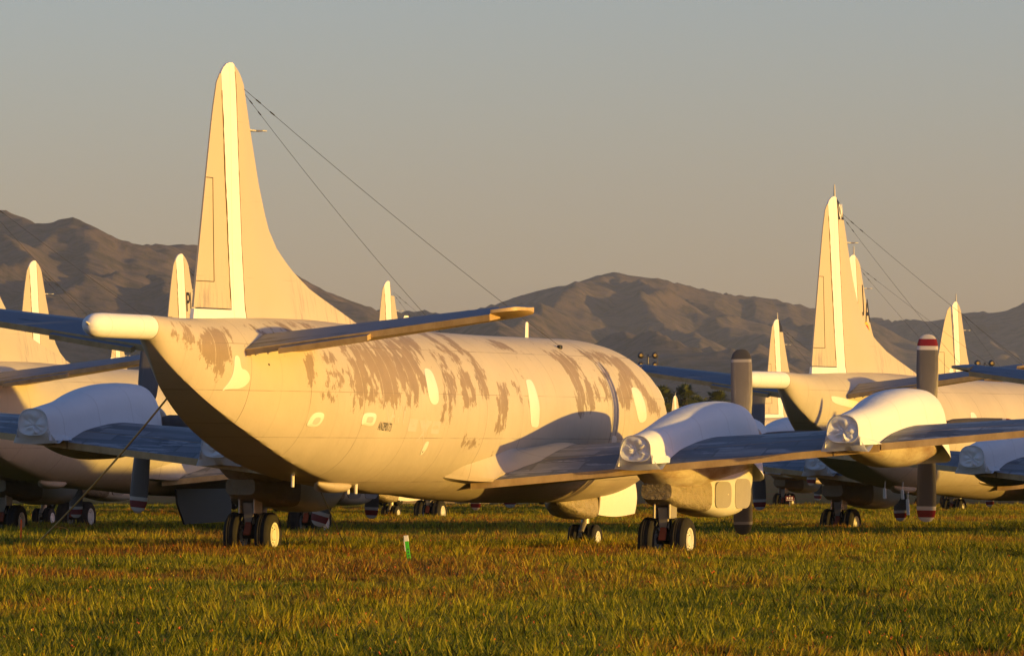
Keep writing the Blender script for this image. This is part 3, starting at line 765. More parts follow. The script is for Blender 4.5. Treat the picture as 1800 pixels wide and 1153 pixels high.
def win_poly(x, phi, w, h, n=14, e=.6):
    r = float(np.interp(x, FX, HW)); return [(x + w / 2 * math.copysign(abs(math.cos(a)) ** e, math.cos(a)), phi + h / 2 / r * math.copysign(abs(math.sin(a)) ** e, math.sin(a))) for a in np.linspace(0, 2 * math.pi, n, endpoint=False)]
for k in ('hatch_a', 'hatch_b', 'win1', 'win2', 'win3', 'plug', 'leaf', 'tape'):
    T[k] = skin_patch(k, WIN[k], "patch_white", .010, .022 if k.startswith(('hatch', 'win')) else .004)
def shrink(p, k): q = np.array(p); c = q.mean(0); return (c + (q - c) * k).tolist()
T['hatch_a_in'] = skin_patch("pane", shrink(WIN['hatch_a'], .62), "tape_seam", .026, .008); T['hatch_b_in'] = skin_patch("pane", shrink(WIN['hatch_b'], .62), "tape_seam", .026, .008)
T['dot'] = skin_patch("vent_hole", shrink([(a + .03, b + .05) for a, b in WIN['leaf']], .16), "black", .014, .002, 2)
for sd, s in (('s', 1), ('p', -1)):
    for k, (x, p) in enumerate(((6.1, 1.4), (12.9, 1.42), (20.2, 1.42))):
        T['gw%d%s' % (k, sd)] = skin_patch("window_cover", win_poly(x, p, .62, .82), "patch_white", .01, .02, 4, s)
    for k, (x, p, w, h) in enumerate(((2.35, .42, .5, .5), (2.5, .95, .6, .5), (3.15, 1.12, .5, .45))):
        T['wind%d%s' % (k, sd)] = skin_patch("windshield_pane", win_poly(x, p, w, h, 14, .5), "patch_white", .01, .01, 3, s)
vb = MB()
for x, h, c in ((9.0, .42, .16), (17.3, .36, .28)):
    z = float(hermite(FX, TOP, x)) - .03
    vb.loft([[(x + c * math.cos(a) * k, .022 * math.sin(a), z + hh) for a in np.linspace(0, 2 * math.pi, 12, endpoint=False)] for hh, k in ((0, .55), (h * .8, .42), (h, .30))])
T['blade_ant'] = vb.mesh("blade_antennas", ["patch_white"])
T['ant_a'] = MB().loft([[(9.0 + .1 * math.cos(a) * k, .03 * math.sin(a), 4.85 + hh) for a in np.linspace(0, 2 * math.pi, 10, endpoint=False)] for hh, k in ((0, 1), (.34, .85), (.38, .5))]).mesh("blade_antenna", ["patch_white"])
T['ant_b'] = MB().loft([[(17.2 + .26 * math.cos(a) * k + hh * .25, .03 * math.sin(a), 4.90 + hh) for a in np.linspace(0, 2 * math.pi, 10, endpoint=False)] for hh, k in ((0, 1), (.28, .7), (.33, .4))]).mesh("blade_antenna", ["patch_white"])
dm = MB(); dm.loft([superring(x, .25, w, 1.75, zb, 20, .9) for x, w, zb in ((21.6, .02, 1.7), (21.9, .20, 1.60), (22.4, .32, 1.50), (22.9, .30, 1.50), (23.3, .15, 1.58), (23.5, .02, 1.66))])
T['dome'] = dm.mesh("belly_dome", ["paint_aged"])
for kk, (x, y, h) in enumerate(((24.6, .1, .25), (22.2, .45, .16), (22.0, .55, .14))):
    T['mast%d' % kk] = MB().tube([(x, y, float(fus(x, math.pi)[2]) + .06), (x, y, float(fus(x, math.pi)[2]) - h)], [.04, .035], 8).mesh("drain_mast", ["patch_white"])
sp = MB(); sp.tube([(29.35, .72, 4.30), (30.9, .55, 4.42)], .014, 6)
T['tail_rod'] = sp.mesh("tail_rod", ["wire"])
tw = MB(); 
def wire_mesh(p, q, rad, sag, n=14, mat="wire", beads=True):
    mb = MB(); p, q = Vector(p), Vector(q); pts = []
    for k in range(n + 1):
        t = k / n; v = p.lerp(q, t); v.z -= sag * 4 * t * (1 - t); pts.append(v)
    mb.tube(pts, rad, 5)
    if beads:
        for t in (.035, .075): 
            a = p.lerp(q, t); b = p.lerp(q, t + .012); a.z -= sag * 4 * t * (1 - t); b.z -= sag * 4 * t * (1 - t); mb.tube([a, b], rad * 2.6, 6)
    return mb.mesh("antenna_wire", [mat])
T['wire1'] = wire_mesh((27.45, .02, 9.58), fus(9.4, .55) + np.array([0, 0, .05]), .005, .10)
T['wire2'] = wire_mesh((27.45, -.02, 9.55), fus(13.9, -.2) + np.array([0, 0, .05]), .0045, .12)
T['wire_stub'] = MB().box(tuple(fus(9.4, .55) + np.array([0, 0, .03])), (.16, .09, .1), 0, None, .02).mesh("wire_post", ["black"])

P_SPEC = [("vertical_fin", 'fin'), ("hinge_cover", 'hinge'), ("rudder_base_cover", 'rud_base'), ("hinge_seam", 'seam_f'), ("hinge_seam", 'seam_a'), ("fin_probe", 'fin_probe'), ("boom_cover", 'boom', [("boom_tie", 'boom_tie')]),
          ("antenna_wire", 'wire1'), ("antenna_wire", 'wire2'), ("wire_post", 'wire_stub'), ("blade_antenna", 'ant_a'), ("blade_antenna", 'ant_b'), ("belly_dome", 'dome'), ("nose_gear_shroud", 'nshroud')]
for _s in 'sp':
    P_SPEC += [("tailplane", 'stab' + _s, [("tailplane_tip", 'ttip' + _s)]), ("elevator", 'elev' + _s, [("trim_tab", 'etab' + _s)] + [("tab_fairing", 'eh%d' % _k + _s) for _k in range(4)]), ("wing", 'wing' + _s, [("wing_tip", 'wtip' + _s)]),
               ("wing_fillet", 'fillet' + _s), ("flap", 'flap_i' + _s), ("flap", 'flap_o' + _s), ("aileron", 'ail' + _s), ("nose_gear_door", 'ndoor' + _s),
               ("nacelle", 'nac1' + _s, [("engine_cover", 'cov1' + _s), ("exhaust_cover", 'exh1' + _s)]), ("nacelle", 'nac2' + _s, [("engine_cover", 'cov2' + _s), ("exhaust_cover", 'exh2' + _s)]),
               ("gear_pod", 'pod' + _s, [("panel", 'pan_a' + _s), ("panel", 'pan_b' + _s)])]
NPLANE = [0]
def aircraft(label, loc, rz=RZ, roll=0.0, worn=False, tip='plain', spike=False, rudder=0.0, blue_rudder=False, prop=None, extra=None):
    root = link("patrol_aircraft", None); root.empty_display_size = 2
    root.location = loc; root.rotation_euler = (-roll, 0, rz)
    tag(root, label, "aircraft", "stored patrol aircraft")
    link("fuselage", T['fus_worn' if worn else 'fus'], root)
    for sp_ in P_SPEC:
        o = link(sp_[0], T[sp_[1]], root)
        for nm, key in (sp_[2] if len(sp_) > 2 else ()): link(nm, T[key], o)
    if tip != 'none': link("fin_tip", T['fin_tip_black' if tip == 'black' else 'fin_tip'], root)
    if spike: link("tip_antenna", T['fin_spike'], root)
    r = link("rudder", T['rudder_dark' if blue_rudder else 'rudder'], root, RUD0, (0, 0, rudder)); link("trim_tab_seam", T['rud_tab'], r)
    rr = random.Random(NPLANE[0]); NPLANE[0] += 1
    for s in (1, -1):
        for y, x, z in ((PLANE_Y1, 8.03, 2.60), (PLANE_Y2, 8.74, 2.94)):
            p = link("propeller", None, root, (x, s * y, z))
            a0 = rr.uniform(-.05, .05)
            if prop and (s, y) in prop: a0 = prop[(s, y)]
            link("spinner", T['spinner'], p)
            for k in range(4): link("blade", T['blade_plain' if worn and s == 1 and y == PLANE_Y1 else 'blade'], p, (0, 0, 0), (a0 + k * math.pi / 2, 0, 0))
        m = link("main_gear", None, root, (0, s * PLANE_Y1, 0)); link("strut", T['gear'], m)
        for d in (-.36, .36): link("wheel", T['wheel'], m, (13.7, d, .48), (0, rr.uniform(0, 3), 0))
    m = link("nose_gear", None, root); link("strut", T['ngear'], m)
    for d in (-.22, .22): link("wheel", T['nwheel'], m, (4.57, d, .34), (0, rr.uniform(0, 3), 0))
    if worn:
        for k in ('win1', 'win2', 'win3'): link("window_cover", T[k], root)
        for k in ('hatch_a', 'hatch_b'): link("pane", T[k + '_in'], link("hatch", T[k], root))
        link("plug", T['plug'], root); link("tail_tape", T['tape'], root)
        link("vent_hole", T['dot'], link("vent_cover", T['leaf'], root))
        [link("drain_mast", T['mast%d' % k], root) for k in range(3)]; link("tail_rod", T['tail_rod'], root)
    else:
        for sd in 'sp':
            for k in range(3): link("window_cover", T['gw%d%s' % (k, sd)], root)
    for sd in 'sp':
        for k in range(3): link("windshield_pane", T['wind%d%s' % (k, sd)], root)
    for nm, me in (extra or ()): link(nm, me, root)
    return root

def rot2(rz, x, y): return Vector((x * math.cos(rz) - y * math.sin(rz), x * math.sin(rz) + y * math.cos(rz), 0))
P0LOC = rot2(RZ, -170.167, -52.45)
def by_fin(u, dist, dz, turn=0.0):
    """root position of an aircraft whose fin tip stands at pixel column u, dist metres away"""
    rz = RZ + turn; f = rot2(rz, 28.2, 0); x = (u - 900) / FPX * dist
    return Vector((x - f.x, dist - f.y, dz)), rz
def by_offset(ox, oy, dz): return P0LOC + Vector((ox, oy, dz)), RZ

L = [("lettering", text_fus("AN2P0173", .17, 23.46, 1.90, "dark_grey", .66)), ("faded_lettering", text_fus("NAVY", .42, 23.3, 1.80, "ghost", .8))]
star = MB(); pts = []
for k in range(10):
    a = math.pi / 2 + k * math.pi / 5; rr_ = .42 if k % 2 == 0 else .17; pts.append((rr_ * math.cos(a), rr_ * math.sin(a)))
def on_skin(pts, x0, p0): return [tuple(fus(x0 - a, p0 - b / float(np.interp(x0, FX, HW))) + fus_n(x0 - a, p0 - b / float(np.interp(x0, FX, HW))) * .005) for a, b in pts]
star.add(on_skin([(0, 0)] + pts, 20.9, 1.80), [(0, 1 + k, 1 + (k + 1) % 10) for k in range(10)])
for sx in (-1, 1): star.add(on_skin([(sx * .45, -.12), (sx * .95, -.12), (sx * .95, .14), (sx * .45, .14)], 20.9, 1.80), [(0, 1, 2, 3)])
L.append(("faded_star", star.mesh("faded_star", ["ghost"], smooth=False)))
p0 = aircraft("nearest patrol aircraft, its fuselage blotched with worn grey patches, white engine covers", P0LOC, RZ, .009, True, prop={(1, PLANE_Y1): .02, (1, PLANE_Y2): 0.0, (-1, PLANE_Y2): -.08, (-1, PLANE_Y1): -.25}, extra=L)

l, r = by_offset(-9.2, 57.0, -.20)
def bay_door(s):
    mb = MB(); out = [(10.1, 1.45), (10.0, .95), (10.25, .48), (14.1, .42), (14.5, 1.0), (14.5, 1.45)]
    mb.loft([[(x, s * (.86 + .12 * (1.45 - z)), z) for x, z in out], [(x, s * (.92 + .12 * (1.45 - z)), z) for x, z in out]])
    return mb.mesh("bay_door", ["black"], smooth=False)  # black stands in for the neighbour's shadow lying on the door
aircraft("pale patrol aircraft cut by the left picture edge, behind the nearest one's left wing", l, r, 0, extra=[("bay_door", bay_door(1))])
l, r = by_fin(1466, 219, -.40, -.055)
DMT = [("tip_lettering", text_fin("QM", .38, 27.98, 9.50, "patch_white", .55))]
ribs = []
for x, y, zz in ((24.6, .35, .55), (24.0, .7, .5), (22.5, .75, .55), (22.0, .95, .5), (22.9, .5, .85)):
    rib = MB(); zb = float(fus(x, math.pi)[2]) + .05; rib.tube([(x, y, zb), (x + .05, y, zb - zz * .5)], .012, 5); rib.box((x + .06, y, zb - zz * .75), (.05, .09, zz * .55), 0, Matrix.Rotation(.1 * y, 3, 'X'), .01); ribs.append(("hanging_streamer", rib.mesh("hanging_streamer", ["patch_white"])))
aircraft("clean cream patrol aircraft with a black fin tip, right behind the nearest one's right wing", l, r, 0, False, 'black', True, extra=DMT + ribs + [("tail_strip", skin_patch("tail_strip", [(30.35, 1.42), (30.45, 1.55), (30.3, 1.66), (29.2, 1.60), (28.75, 1.56), (28.75, 1.36), (29.2, 1.38)], "patch_white", .01, .004))])
l, r = by_fin(1500, 300, 0.0, -.09)
em = MB()
def disc(x0, z0, a, b, lift):
    return [(x0, float(fin_t(x0, z0)) + lift, z0)] + [(x0 + a * math.cos(t), float(fin_t(x0 + a * math.cos(t), z0 + b * math.sin(t))) + lift, z0 + b * math.sin(t)) for t in np.linspace(0, 2 * math.pi, 24, endpoint=False)]
fan = [(0, 1 + k, 1 + (k + 1) % 24) for k in range(24)]
em.add(disc(27.0, 6.72, .62, .74, .012), fan, 1); em.add(disc(27.0, 6.72, .52, .62, .018), fan, 0); em.add(disc(27.0, 6.6, .26, .42, .024), fan, 1)
em.box((26.95, float(fin_t(26.95, 6.4)) + .03, 6.35), (.16, .012, .9), 2, Matrix.Rotation(-.3, 3, 'Y')); em.box((26.9, float(fin_t(26.9, 5.9)) + .03, 5.95), (.9, .012, .12), 2)
aircraft("patrol aircraft with JA and a red and yellow crest on its fin", l, r, 0, False, 'plain', True, 0.0, True,
         extra=[("lettering", text_fin("J", .95, 27.42, 8.0, "black", .8)), ("lettering", text_fin("A", .95, 27.05, 7.45, "black", .8)), ("fin_crest", em.mesh("fin_crest", ["emblem_red", "emblem_yellow", "dark_grey"], smooth=False))])
l, r = by_fin(1366, 395, -.90, -.06)
aircraft("distant patrol aircraft seen left of the black tipped fin, with a small dark fin cap", l, r, 0, False, 'black', True)
l, r = by_fin(1680, 348, -.90, -.05)
aircraft("patrol aircraft with its rudder swung wide, behind the right-hand propeller blade", l, r, 0, False, 'plain', True, math.radians(-24))
l, r = by_offset(23.0, 41.0, -.70)
aircraft("patrol aircraft off the right edge, only its shaded blue left tailplane and wing in view", l, r, 0)
l, r = by_offset(-17.4, 82.0, -.25)
aircraft("patrol aircraft standing farthest left, only dark wheels and belly showing beyond the propellers", l, r, 0)
l, r = by_fin(318, 279, -.50)
aircraft("patrol aircraft with black letters on its rounded fin, next to the tallest fin", l, r, 0, False, 'plain', extra=[("lettering", text_fin("PJ", .72, 27.97, 7.98, "black", .85))])
l, r = by_fin(60, 303, -.15)
aircraft("patrol aircraft with a stained rounded fin near the left picture edge", l, r, 0)
l, r = by_fin(682, 338, -.18, .01)
aircraft("patrol aircraft with a square cut fin without its tip, rising above the nearest fuselage", l, r, 0, False, 'none', prop={(a, b): .78 for a in (1, -1) for b in (PLANE_Y1, PLANE_Y2)})
l, r = by_fin(207, 465, -.6)
aircraft("farthest left patrol aircraft, only a pale fin base seen below the blue tailplane", l, r, 0)
l, r = by_fin(1187, 900, -1.2, -.05)
aircraft("tiny far-off patrol aircraft whose slim fin stands among the palms", l, r, 0, False, 'plain', True)

# ------------------------------------------------------------------ ropes, stakes, masts
R0 = p0.matrix_basis.copy()
def p0w(x, y, z): return Matrix.Translation(P0LOC) @ Matrix.Rotation(RZ, 4, 'Z') @ Matrix.Rotation(-.009, 4, 'X') @ Vector((x, y, z))
def rope(name, pts, rad, mat, label, cat):
    mb = MB(); mb.tube(pts, rad, 6); return tag(link(name, mb.mesh(name, [mat], smooth=True)), label, cat)
a = p0w(*(fus(28.55, 1.414) + fus_n(28.55, 1.414) * .02)); b = at_px(617, 981, 163.0)
rope("tie_down_line", [a.lerp(b, t / 12) - Vector((0, 0, .10 * 4 * (t / 12) * (1 - t / 12))) for t in range(13)], .013, "wire", "thin dark tie-down line from the nearest tail's right side into the grass", "rope")
a = p0w(28.55, -.85, 3.75); b = at_px(62, 958, 176.0)
pts = [a.lerp(b, t / 14) - Vector((0, 0, .12 * 4 * (t / 14) * (1 - t / 14))) for t in range(15)]
rope("tie_down_rope", pts, .022, "rope", "yellow tie-down rope slanting from the nearest tail to the grass at left", "rope")
c = pts[12]; lp = [c + Vector((.25 * math.sin(k * .33) + .02 * k, 0, .02 + .12 * math.sin(k * .3) - .045 * k)) for k in range(11)]
rope("rope_tail", lp, .012, "rope", "loose curled end of the yellow tie-down rope above the grass", "rope")

def stake(u, v, h, w, mat, cap, tilt, label):
    d = CAM_Z * FPX / (v - 791.8); p = at_px(u, v, d); mb = MB()
    R = Matrix.Rotation(tilt, 3, 'Y')
    mb.box((0, 0, h * .42), (w, w * .35, h * 1.15), 0, None, w * .08)
    if cap:
        mb.box((-.002, 0, h * .93), (w * 1.25, w * .5, h * .16), 1, None, w * .1); mb.box((-w * .62, 0, h * .74), (w * .25, w * .4, h * .3), 1)
        for k in range(5): mb.box((w * .1, -w * .19, h * (.28 + .09 * k)), (w * .4, .004, h * .035), 2)
    mb.v = [tuple(R @ Vector(q)) for q in mb.v]
    o = tag(link("survey_stake", mb.mesh("survey_stake", [mat, "patch_white", "dark_grey"], smooth=False)), label, "stake"); o.location = p
stake(722, 1006, .72, .075, "stake_green", True, -.13, "bright green survey stake with a white top in the grass")
stake(36, 968, .75, .045, "stake_orange", False, .03, "thin orange survey stake in the grass at the left edge")

def mast(u, v, dist, label):
    top = at_px(u, v, dist); mb = MB(); h = top.z + 4
    m = link("light_mast", None, None, (top.x, dist, -4)); tag(m, label, "light mast", "floodlight masts")
    link("pole", MB().tube([(0, 0, 0), (0, 0, h + .3)], [.28, .16], 10).mesh("pole", ["mast_steel"]), m)
    fr = MB(); fr.box((0, 0, h - .1), (3.4, .12, .12)); fr.box((0, 0, h - 1.7), (3.4, .12, .12)); fr.box((-1.6, 0, h - .9), (.1, .1, 1.7)); fr.box((1.6, 0, h - .9), (.1, .1, 1.7))
    link("frame", fr.mesh("frame", ["mast_steel"], smooth=False), m)
    for sx in (-1.15, 1.15):
        for dz in (.15, -1.45):
            q = MB(); q.lathe([(-.5, .25), (-.2, .45), (.35, .55)], (sx, -.1, h + dz), 'y', 12, 0); q.lathe([(-.51, .05), (-.52, .24)], (sx, -.1, h + dz), 'y', 12, 1)
            link("floodlight", q.mesh("floodlight", ["gear_dark", "lamp_lens"]), m)
mast(1139, 626, 1250, "floodlight mast rising above the nearest fuselage's nose")
mast(1731, 640, 1250, "floodlight mast at the right, behind the blue tailplane")

def palm(u, v, dist, crown, label, trunk_r=.28):
    top = at_px(u, v, dist); rr = random.Random(u)
    base = -2.2; root = tag(link("fan_palm", None, None, (top.x, dist, base)), label, "palm tree", "palm trees beyond the aircraft")
    h = top.z - base - crown * .55
    t = MB(); t.tube([(0, 0, 0), (.1, 0, h * .5), (0, 0, h)], [trunk_r * 1.25, trunk_r, trunk_r * .95], 10); t.tube([(0, 0, h - crown * .75), (0, 0, h - crown * .35), (0, 0, h)], [trunk_r * 1.1, trunk_r * 2.1, trunk_r * 1.2], 12)
    link("trunk", t.mesh("trunk", ["palm_trunk"]), root)
    f = MB()
    for k in range(90):
        az = rr.uniform(0, 2 * math.pi); el = rr.uniform(-.75, 1.35); L_ = crown * rr.uniform(.6, 1.0)
        d = Vector((math.cos(az) * math.cos(el), math.sin(az) * math.cos(el), math.sin(el))); n = d.cross(Vector((0, 0, 1))); n = n.normalized() if n.length > .01 else Vector((1, 0, 0))
        o = Vector((0, 0, h)); mid = o + d * L_ * .45
        for b in range(9):
            aa = (b - 4) * .27; e = (d * math.cos(aa) + n * math.sin(aa)) * L_ * .58; tip = mid + e - Vector((0, 0, L_ * .16)); m2 = mid + e * .5
            s = d.cross(n) * .0 + n * .07 * L_ * .5
            f.add([mid, m2 + s, tip, m2 - s], [(0, 1, 2, 3)])
        f.add([o - n * .04, o + n * .04, mid], [(0, 1, 2)])
    link("crown", f.mesh("crown", ["palm_leaf"], smooth=False), root)
palm(1163, 684, 930, 2.9, "palm tree half hidden behind the nearest nose")
palm(1203, 681, 930, 2.8, "full crowned palm with its trunk in the sun, right of the slim far fin")
palm(1228, 700, 960, 2.6, "lowest of the palms, just showing above the engine cover")
palm(1262, 689, 940, 2.7, "palm tree nearest the raised propeller blade")
palm(1310, 702, 980, 2.3, "palm tree beside the shaded left tailplane")

def block(name, u0, u1, v0, base, dist, depth, mat, roof, label, cat, nwin=0):
    a = at_px(u0, v0, dist); b = at_px(u1, v0, dist); h = a.z - base
    o = tag(link(name, None, None, ((a.x + b.x) / 2, dist + depth / 2, base)), label, cat); w = b.x - a.x
    link("wall", MB().box((0, 0, h / 2), (w, depth, h)).mesh("wall", [mat], smooth=False), o)
    link("roof", MB().box((0, 0, h + .12), (w + .6, depth + .6, .24), 0, None, .05).mesh("roof", [roof], smooth=False), o)
    for k in range(nwin): link("door", MB().box((-w / 2 + w * (k + .5) / nwin, -depth / 2 - .03, h * .32), (w / nwin * .3, .08, h * .6)).mesh("door", ["gear_dark"], smooth=False), o)
block("storage_building", 1150, 1330, 712, -2.6, 1150, 30, "wall_tan", "roof_tan", "low tan building beyond the palms", "building", 6)
block("long_shed", 600, 905, 858, -1.1, 470, 6, "wall_tan", "roof_tan", "low tan shed glimpsed under the nearest fuselage", "building", 5)

p = at_px(1388, 876, 395)
o = tag(link("warning_sign", None, None, (p.x, p.y, -1.0)), "small red and white warning sign on a post under the right wing", "sign")
link("post", MB().tube([(0, 0, 0), (0, 0, p.z + 1.2)], .03, 8).mesh("post", ["mast_steel"]), o)
sg = MB(); sg.box((0, -.04, p.z + 1.0), (.44, .02, .26), 0, None, .01)
for k in range(3): sg.box((-.12 + .12 * k, -.053, p.z + 1.03), (.07, .004, .10), 1)
sg.box((0, -.053, p.z + .93), (.36, .004, .03), 1)
link("board", sg.mesh("board", ["sign_red", "patch_white"], smooth=False), o)

# ------------------------------------------------------------------ ground
def ground():
    t = NT("soil")
    geo = t.n("NewGeometry").outputs["Position"]
    v = lambda s: t.mapping(s, geo)
    n1 = t.noise(.09, 5, .6, v((1, .45, 1))); n2 = t.noise(1.4, 6, .7, v((1, .6, 1))); n3 = t.noise(9, 4, .7, v((1, 1, 1)))
    g = t.mix(n2, (.06, .07, .013), (.13, .12, .026)); r = t.mix(n2, (.10, .05, .018), (.15, .09, .03))
    c = t.mix(t.ramp(n1, [(.46, 0), (.60, 1)]), g, r)
    c = t.mix(t.ramp(n3, [(.3, .6), (.6, 0)]), c, (.02, .022, .008))
    far = t.ramp(t.math('DIVIDE', t.xyz(geo)[1], 8000.0), [(.05, 0), (.25, 1)])
    c = t.mix(far, c, (.17, .12, .08))
    t.bump(t.math('ADD', n2, t.math('MULTIPLY', n3, .4)), .9, .12)
    t.fin(c, .95, 0, .05)
    ys = np.concatenate([np.linspace(20, 80, 10), np.linspace(82, 330, 180), np.geomspace(340, 26000, 60)])
    verts, faces = [], []; nx = 90
    xs = np.linspace(-1, 1, nx)
    for y in ys:
        w = 26 + y * .16 + max(0, y - 600) * .5
        X = xs * w; z = ground_z(X, y)
        if y < 330: z = z + .035 * np.sin(X * .9 + y * .31) * np.cos(y * .53 + X * .2) + .02 * np.sin(X * 2.3 - y * 1.1)
        verts += [(a, y, b) for a, b in zip(X, z + 0 * X)]
    for i in range(len(ys) - 1):
        for j in range(nx - 1): faces.append((i * nx + j, i * nx + j + 1, (i + 1) * nx + j + 1, (i + 1) * nx + j))
    tag(link("ground", mesh("ground", verts, faces, ["soil"])), kind="structure")
ground()

def grass():
    t = NT("grass_blade")
    tint = t.attr("tint", 'INSTANCER').outputs["Fac"]
    c = t.ramp(tint, [(0, (.13, .165, .006)), (.45, (.30, .30, .008)), (.72, (.46, .37, .012)), (.88, (.45, .26, .02)), (1, (.32, .125, .015))])
    oi = t.n("ObjectInfo").outputs["Random"]
    sh_ = t.attr("shade").outputs["Fac"]
    c = t.mix(t.ramp(sh_, [(.0, 1), (.45, 0)]), c, (.045, .05, .01)); c = t.mix(t.ramp(sh_, [(.72, 0), (1, .75)]), c, (.60, .46, .03))
    t.fin(c, .6, 0, .2)
    tr = t.n("BsdfTranslucent"); t.l(c, tr.inputs[0]); ms = t.n("MixShader"); ms.inputs[0].default_value = .35
    t.l(t.b.outputs[0], ms.inputs[1]); t.l(tr.outputs[0], ms.inputs[2]); t.l(ms.outputs[0], t.out.inputs[0])
    plain("flower", (.75, .16, .02), .6)
    plain("flower_yellow", (.75, .55, .04), .6)
    col = bpy.data.collections.new("grass_clumps")
    rr = np.random.default_rng(5)
    for kind in range(6):
        mb = MB(); nb = 70; sh = []; hmax = [.145, .17, .11, .20, .155, .30][kind]; spread = [.16, .18, .2, .13, .2, .10][kind]
        for b in range(nb if kind < 5 else 26):
            rad = spread * math.sqrt(rr.random()); az = rr.uniform(0, 6.283); x, y = rad * math.cos(az), rad * math.sin(az)
            h = hmax * rr.uniform(.45, 1); lean = rr.uniform(.2, 1.0) * h; la = az + rr.normal(0, .9); w = rr.uniform(.007, .016); sh.append(rr.random())
            tx, ty = -math.sin(la) * w, math.cos(la) * w; dx, dy = math.cos(la) * lean, math.sin(la) * lean
            mb.add([(x - tx, y - ty, -.02), (x + tx, y + ty, -.02), (x + dx * .35 + tx * .8, y + dy * .35 + ty * .8, h * .6), (x + dx * .35 - tx * .8, y + dy * .35 - ty * .8, h * .6), (x + dx, y + dy, h)], [(0, 1, 2, 3), (3, 2, 4)], 0)
        if kind in (1, 4):
            for b in range(2):
                x, y = rr.normal(0, spread * .6, 2); z = hmax * rr.uniform(.7, 1.05); s = .012
                mb.add([(x - s, y, z), (x, y - s, z), (x + s, y, z), (x, y + s, z), (x, y, z + s), (x, y, z - s)], [(0, 1, 4), (1, 2, 4), (2, 3, 4), (3, 0, 4), (1, 0, 5), (2, 1, 5), (3, 2, 5), (0, 3, 5)], 1 if kind == 1 else 2)
        cm = mb.mesh("grass_clump", ["grass_blade", "flower", "flower_yellow"], smooth=False)
        vals = np.ones(len(mb.v), np.float32) * .5; vals[:len(sh) * 5] = np.repeat(np.array(sh, np.float32), 5)
        at = cm.attributes.new("shade", 'FLOAT', 'POINT'); at.data.foreach_set("value", vals)
        o = bpy.data.objects.new("grass_clump", cm); col.objects.link(o)
    # scatter points
    P, S, Tn, K = [], [], [], []
    def vn(x, y, s, seed):
        r_ = np.random.default_rng(seed); G = r_.random((256, 256)); fx, fy = x * s + 77.3, y * s + 31.7; ix, iy = np.floor(fx).astype(int), np.floor(fy).astype(int); a, b = fx - ix, fy - iy; a = a*a*(3-2*a); b = b*b*(3-2*b)
        g = lambda i, j: G[i % 256, j % 256]
        return (g(ix, iy)*(1-a) + g(ix+1, iy)*a)*(1-b) + (g(ix, iy+1)*(1-a) + g(ix+1, iy+1)*a)*b
    for y0, y1, dens in ((75, 110, 62), (110, 140, 46), (140, 180, 36), (180, 230, 22), (230, 300, 12), (300, 420, 6)):
        w0 = 900 / FPX * y1 * 1.12 + 2.5; n = int((y1 - y0) * 2 * w0 * dens)
        x = rr.uniform(-w0, w0, n); y = rr.uniform(y0, y1, n); keep = np.abs(x) < 900 / FPX * y * 1.12 + 2.5
        x, y = x[keep], y[keep]
        z = ground_z(x, y) + np.where(y < 330, .035 * np.sin(x * .9 + y * .31) * np.cos(y * .53 + x * .2) + .02 * np.sin(x * 2.3 - y * 1.1), 0)
        big = .55 * vn(x, y * .45, .16, 1) + .3 * vn(x, y * .6, .5, 2) + .15 * vn(x, y, 1.6, 3)
        hgt = .55 * vn(x, y * .7, .45, 4) + .45 * vn(x, y, 1.3, 5)
        tint = np.clip((big - .5) * 3.2 + .43 + rr.normal(0, .17, len(x)), 0, 1)
        bare = (hgt < .33) & (rr.random(len(x)) < .9)
        m = ~bare; P.append(np.stack([x, y, z], 1)[m]); Tn.append(tint[m]); S.append((.62 + .75 * hgt + rr.normal(0, .1, len(x)))[m])
        k = rr.choice(6, len(x), p=[.31, .035, .29, .26, .025, .08]); K.append(k[m])
    P = np.concatenate(P); Tn = np.concatenate(Tn); S = np.concatenate(S); K = np.concatenate(K)
    me = bpy.data.meshes.new("grass"); me.vertices.add(len(P)); me.vertices.foreach_set("co", P.astype(np.float32).ravel())
    for nm, arr, ty in (("tint", Tn, 'FLOAT'), ("size", S, 'FLOAT'), ("turn", rr.uniform(0, 6.283, len(P)), 'FLOAT'), ("pick", K, 'INT')):
        at = me.attributes.new(nm, ty, 'POINT'); at.data.foreach_set("value", arr.astype(np.int32 if ty == 'INT' else np.float32))
    me.materials.append(MAT["grass_blade"]); me.update()
    ob = tag(link("grass", me), "rough green and rusty grass covering the field", "grass", kind="stuff")
    ng = bpy.data.node_groups.new("grass_scatter", 'GeometryNodeTree')
    ng.interface.new_socket("Geometry", in_out='INPUT', socket_type='NodeSocketGeometry'); ng.interface.new_socket("Geometry", in_out='OUTPUT', socket_type='NodeSocketGeometry')
    N = ng.nodes; gi = N.new("NodeGroupInput"); go = N.new("NodeGroupOutput")
    ci = N.new("GeometryNodeCollectionInfo"); ci.inputs["Collection"].default_value = col; ci.inputs["Separate Children"].default_value = True; ci.inputs["Reset Children"].default_value = True
    ip = N.new("GeometryNodeInstanceOnPoints"); ip.inputs["Pick Instance"].default_value = True
    def na(nm, ty):
        q = N.new("GeometryNodeInputNamedAttribute"); q.data_type = ty; q.inputs["Name"].default_value = nm; return q.outputs["Attribute"]
    mp = N.new("GeometryNodeMeshToPoints")
    ng.links.new(gi.outputs[0], mp.inputs["Mesh"]); ng.links.new(mp.outputs[0], ip.inputs["Points"]); ng.links.new(ci.outputs[0], ip.inputs["Instance"])
    ng.links.new(na("pick", 'INT'), ip.inputs["Instance Index"]); ng.links.new(na("size", 'FLOAT'), ip.inputs["Scale"])
    cx = N.new("ShaderNodeCombineXYZ"); ng.links.new(na("turn", 'FLOAT'), cx.inputs[2]); ng.links.new(cx.outputs[0], ip.inputs["Rotation"])
    ng.links.new(ip.outputs[0], go.inputs[0])
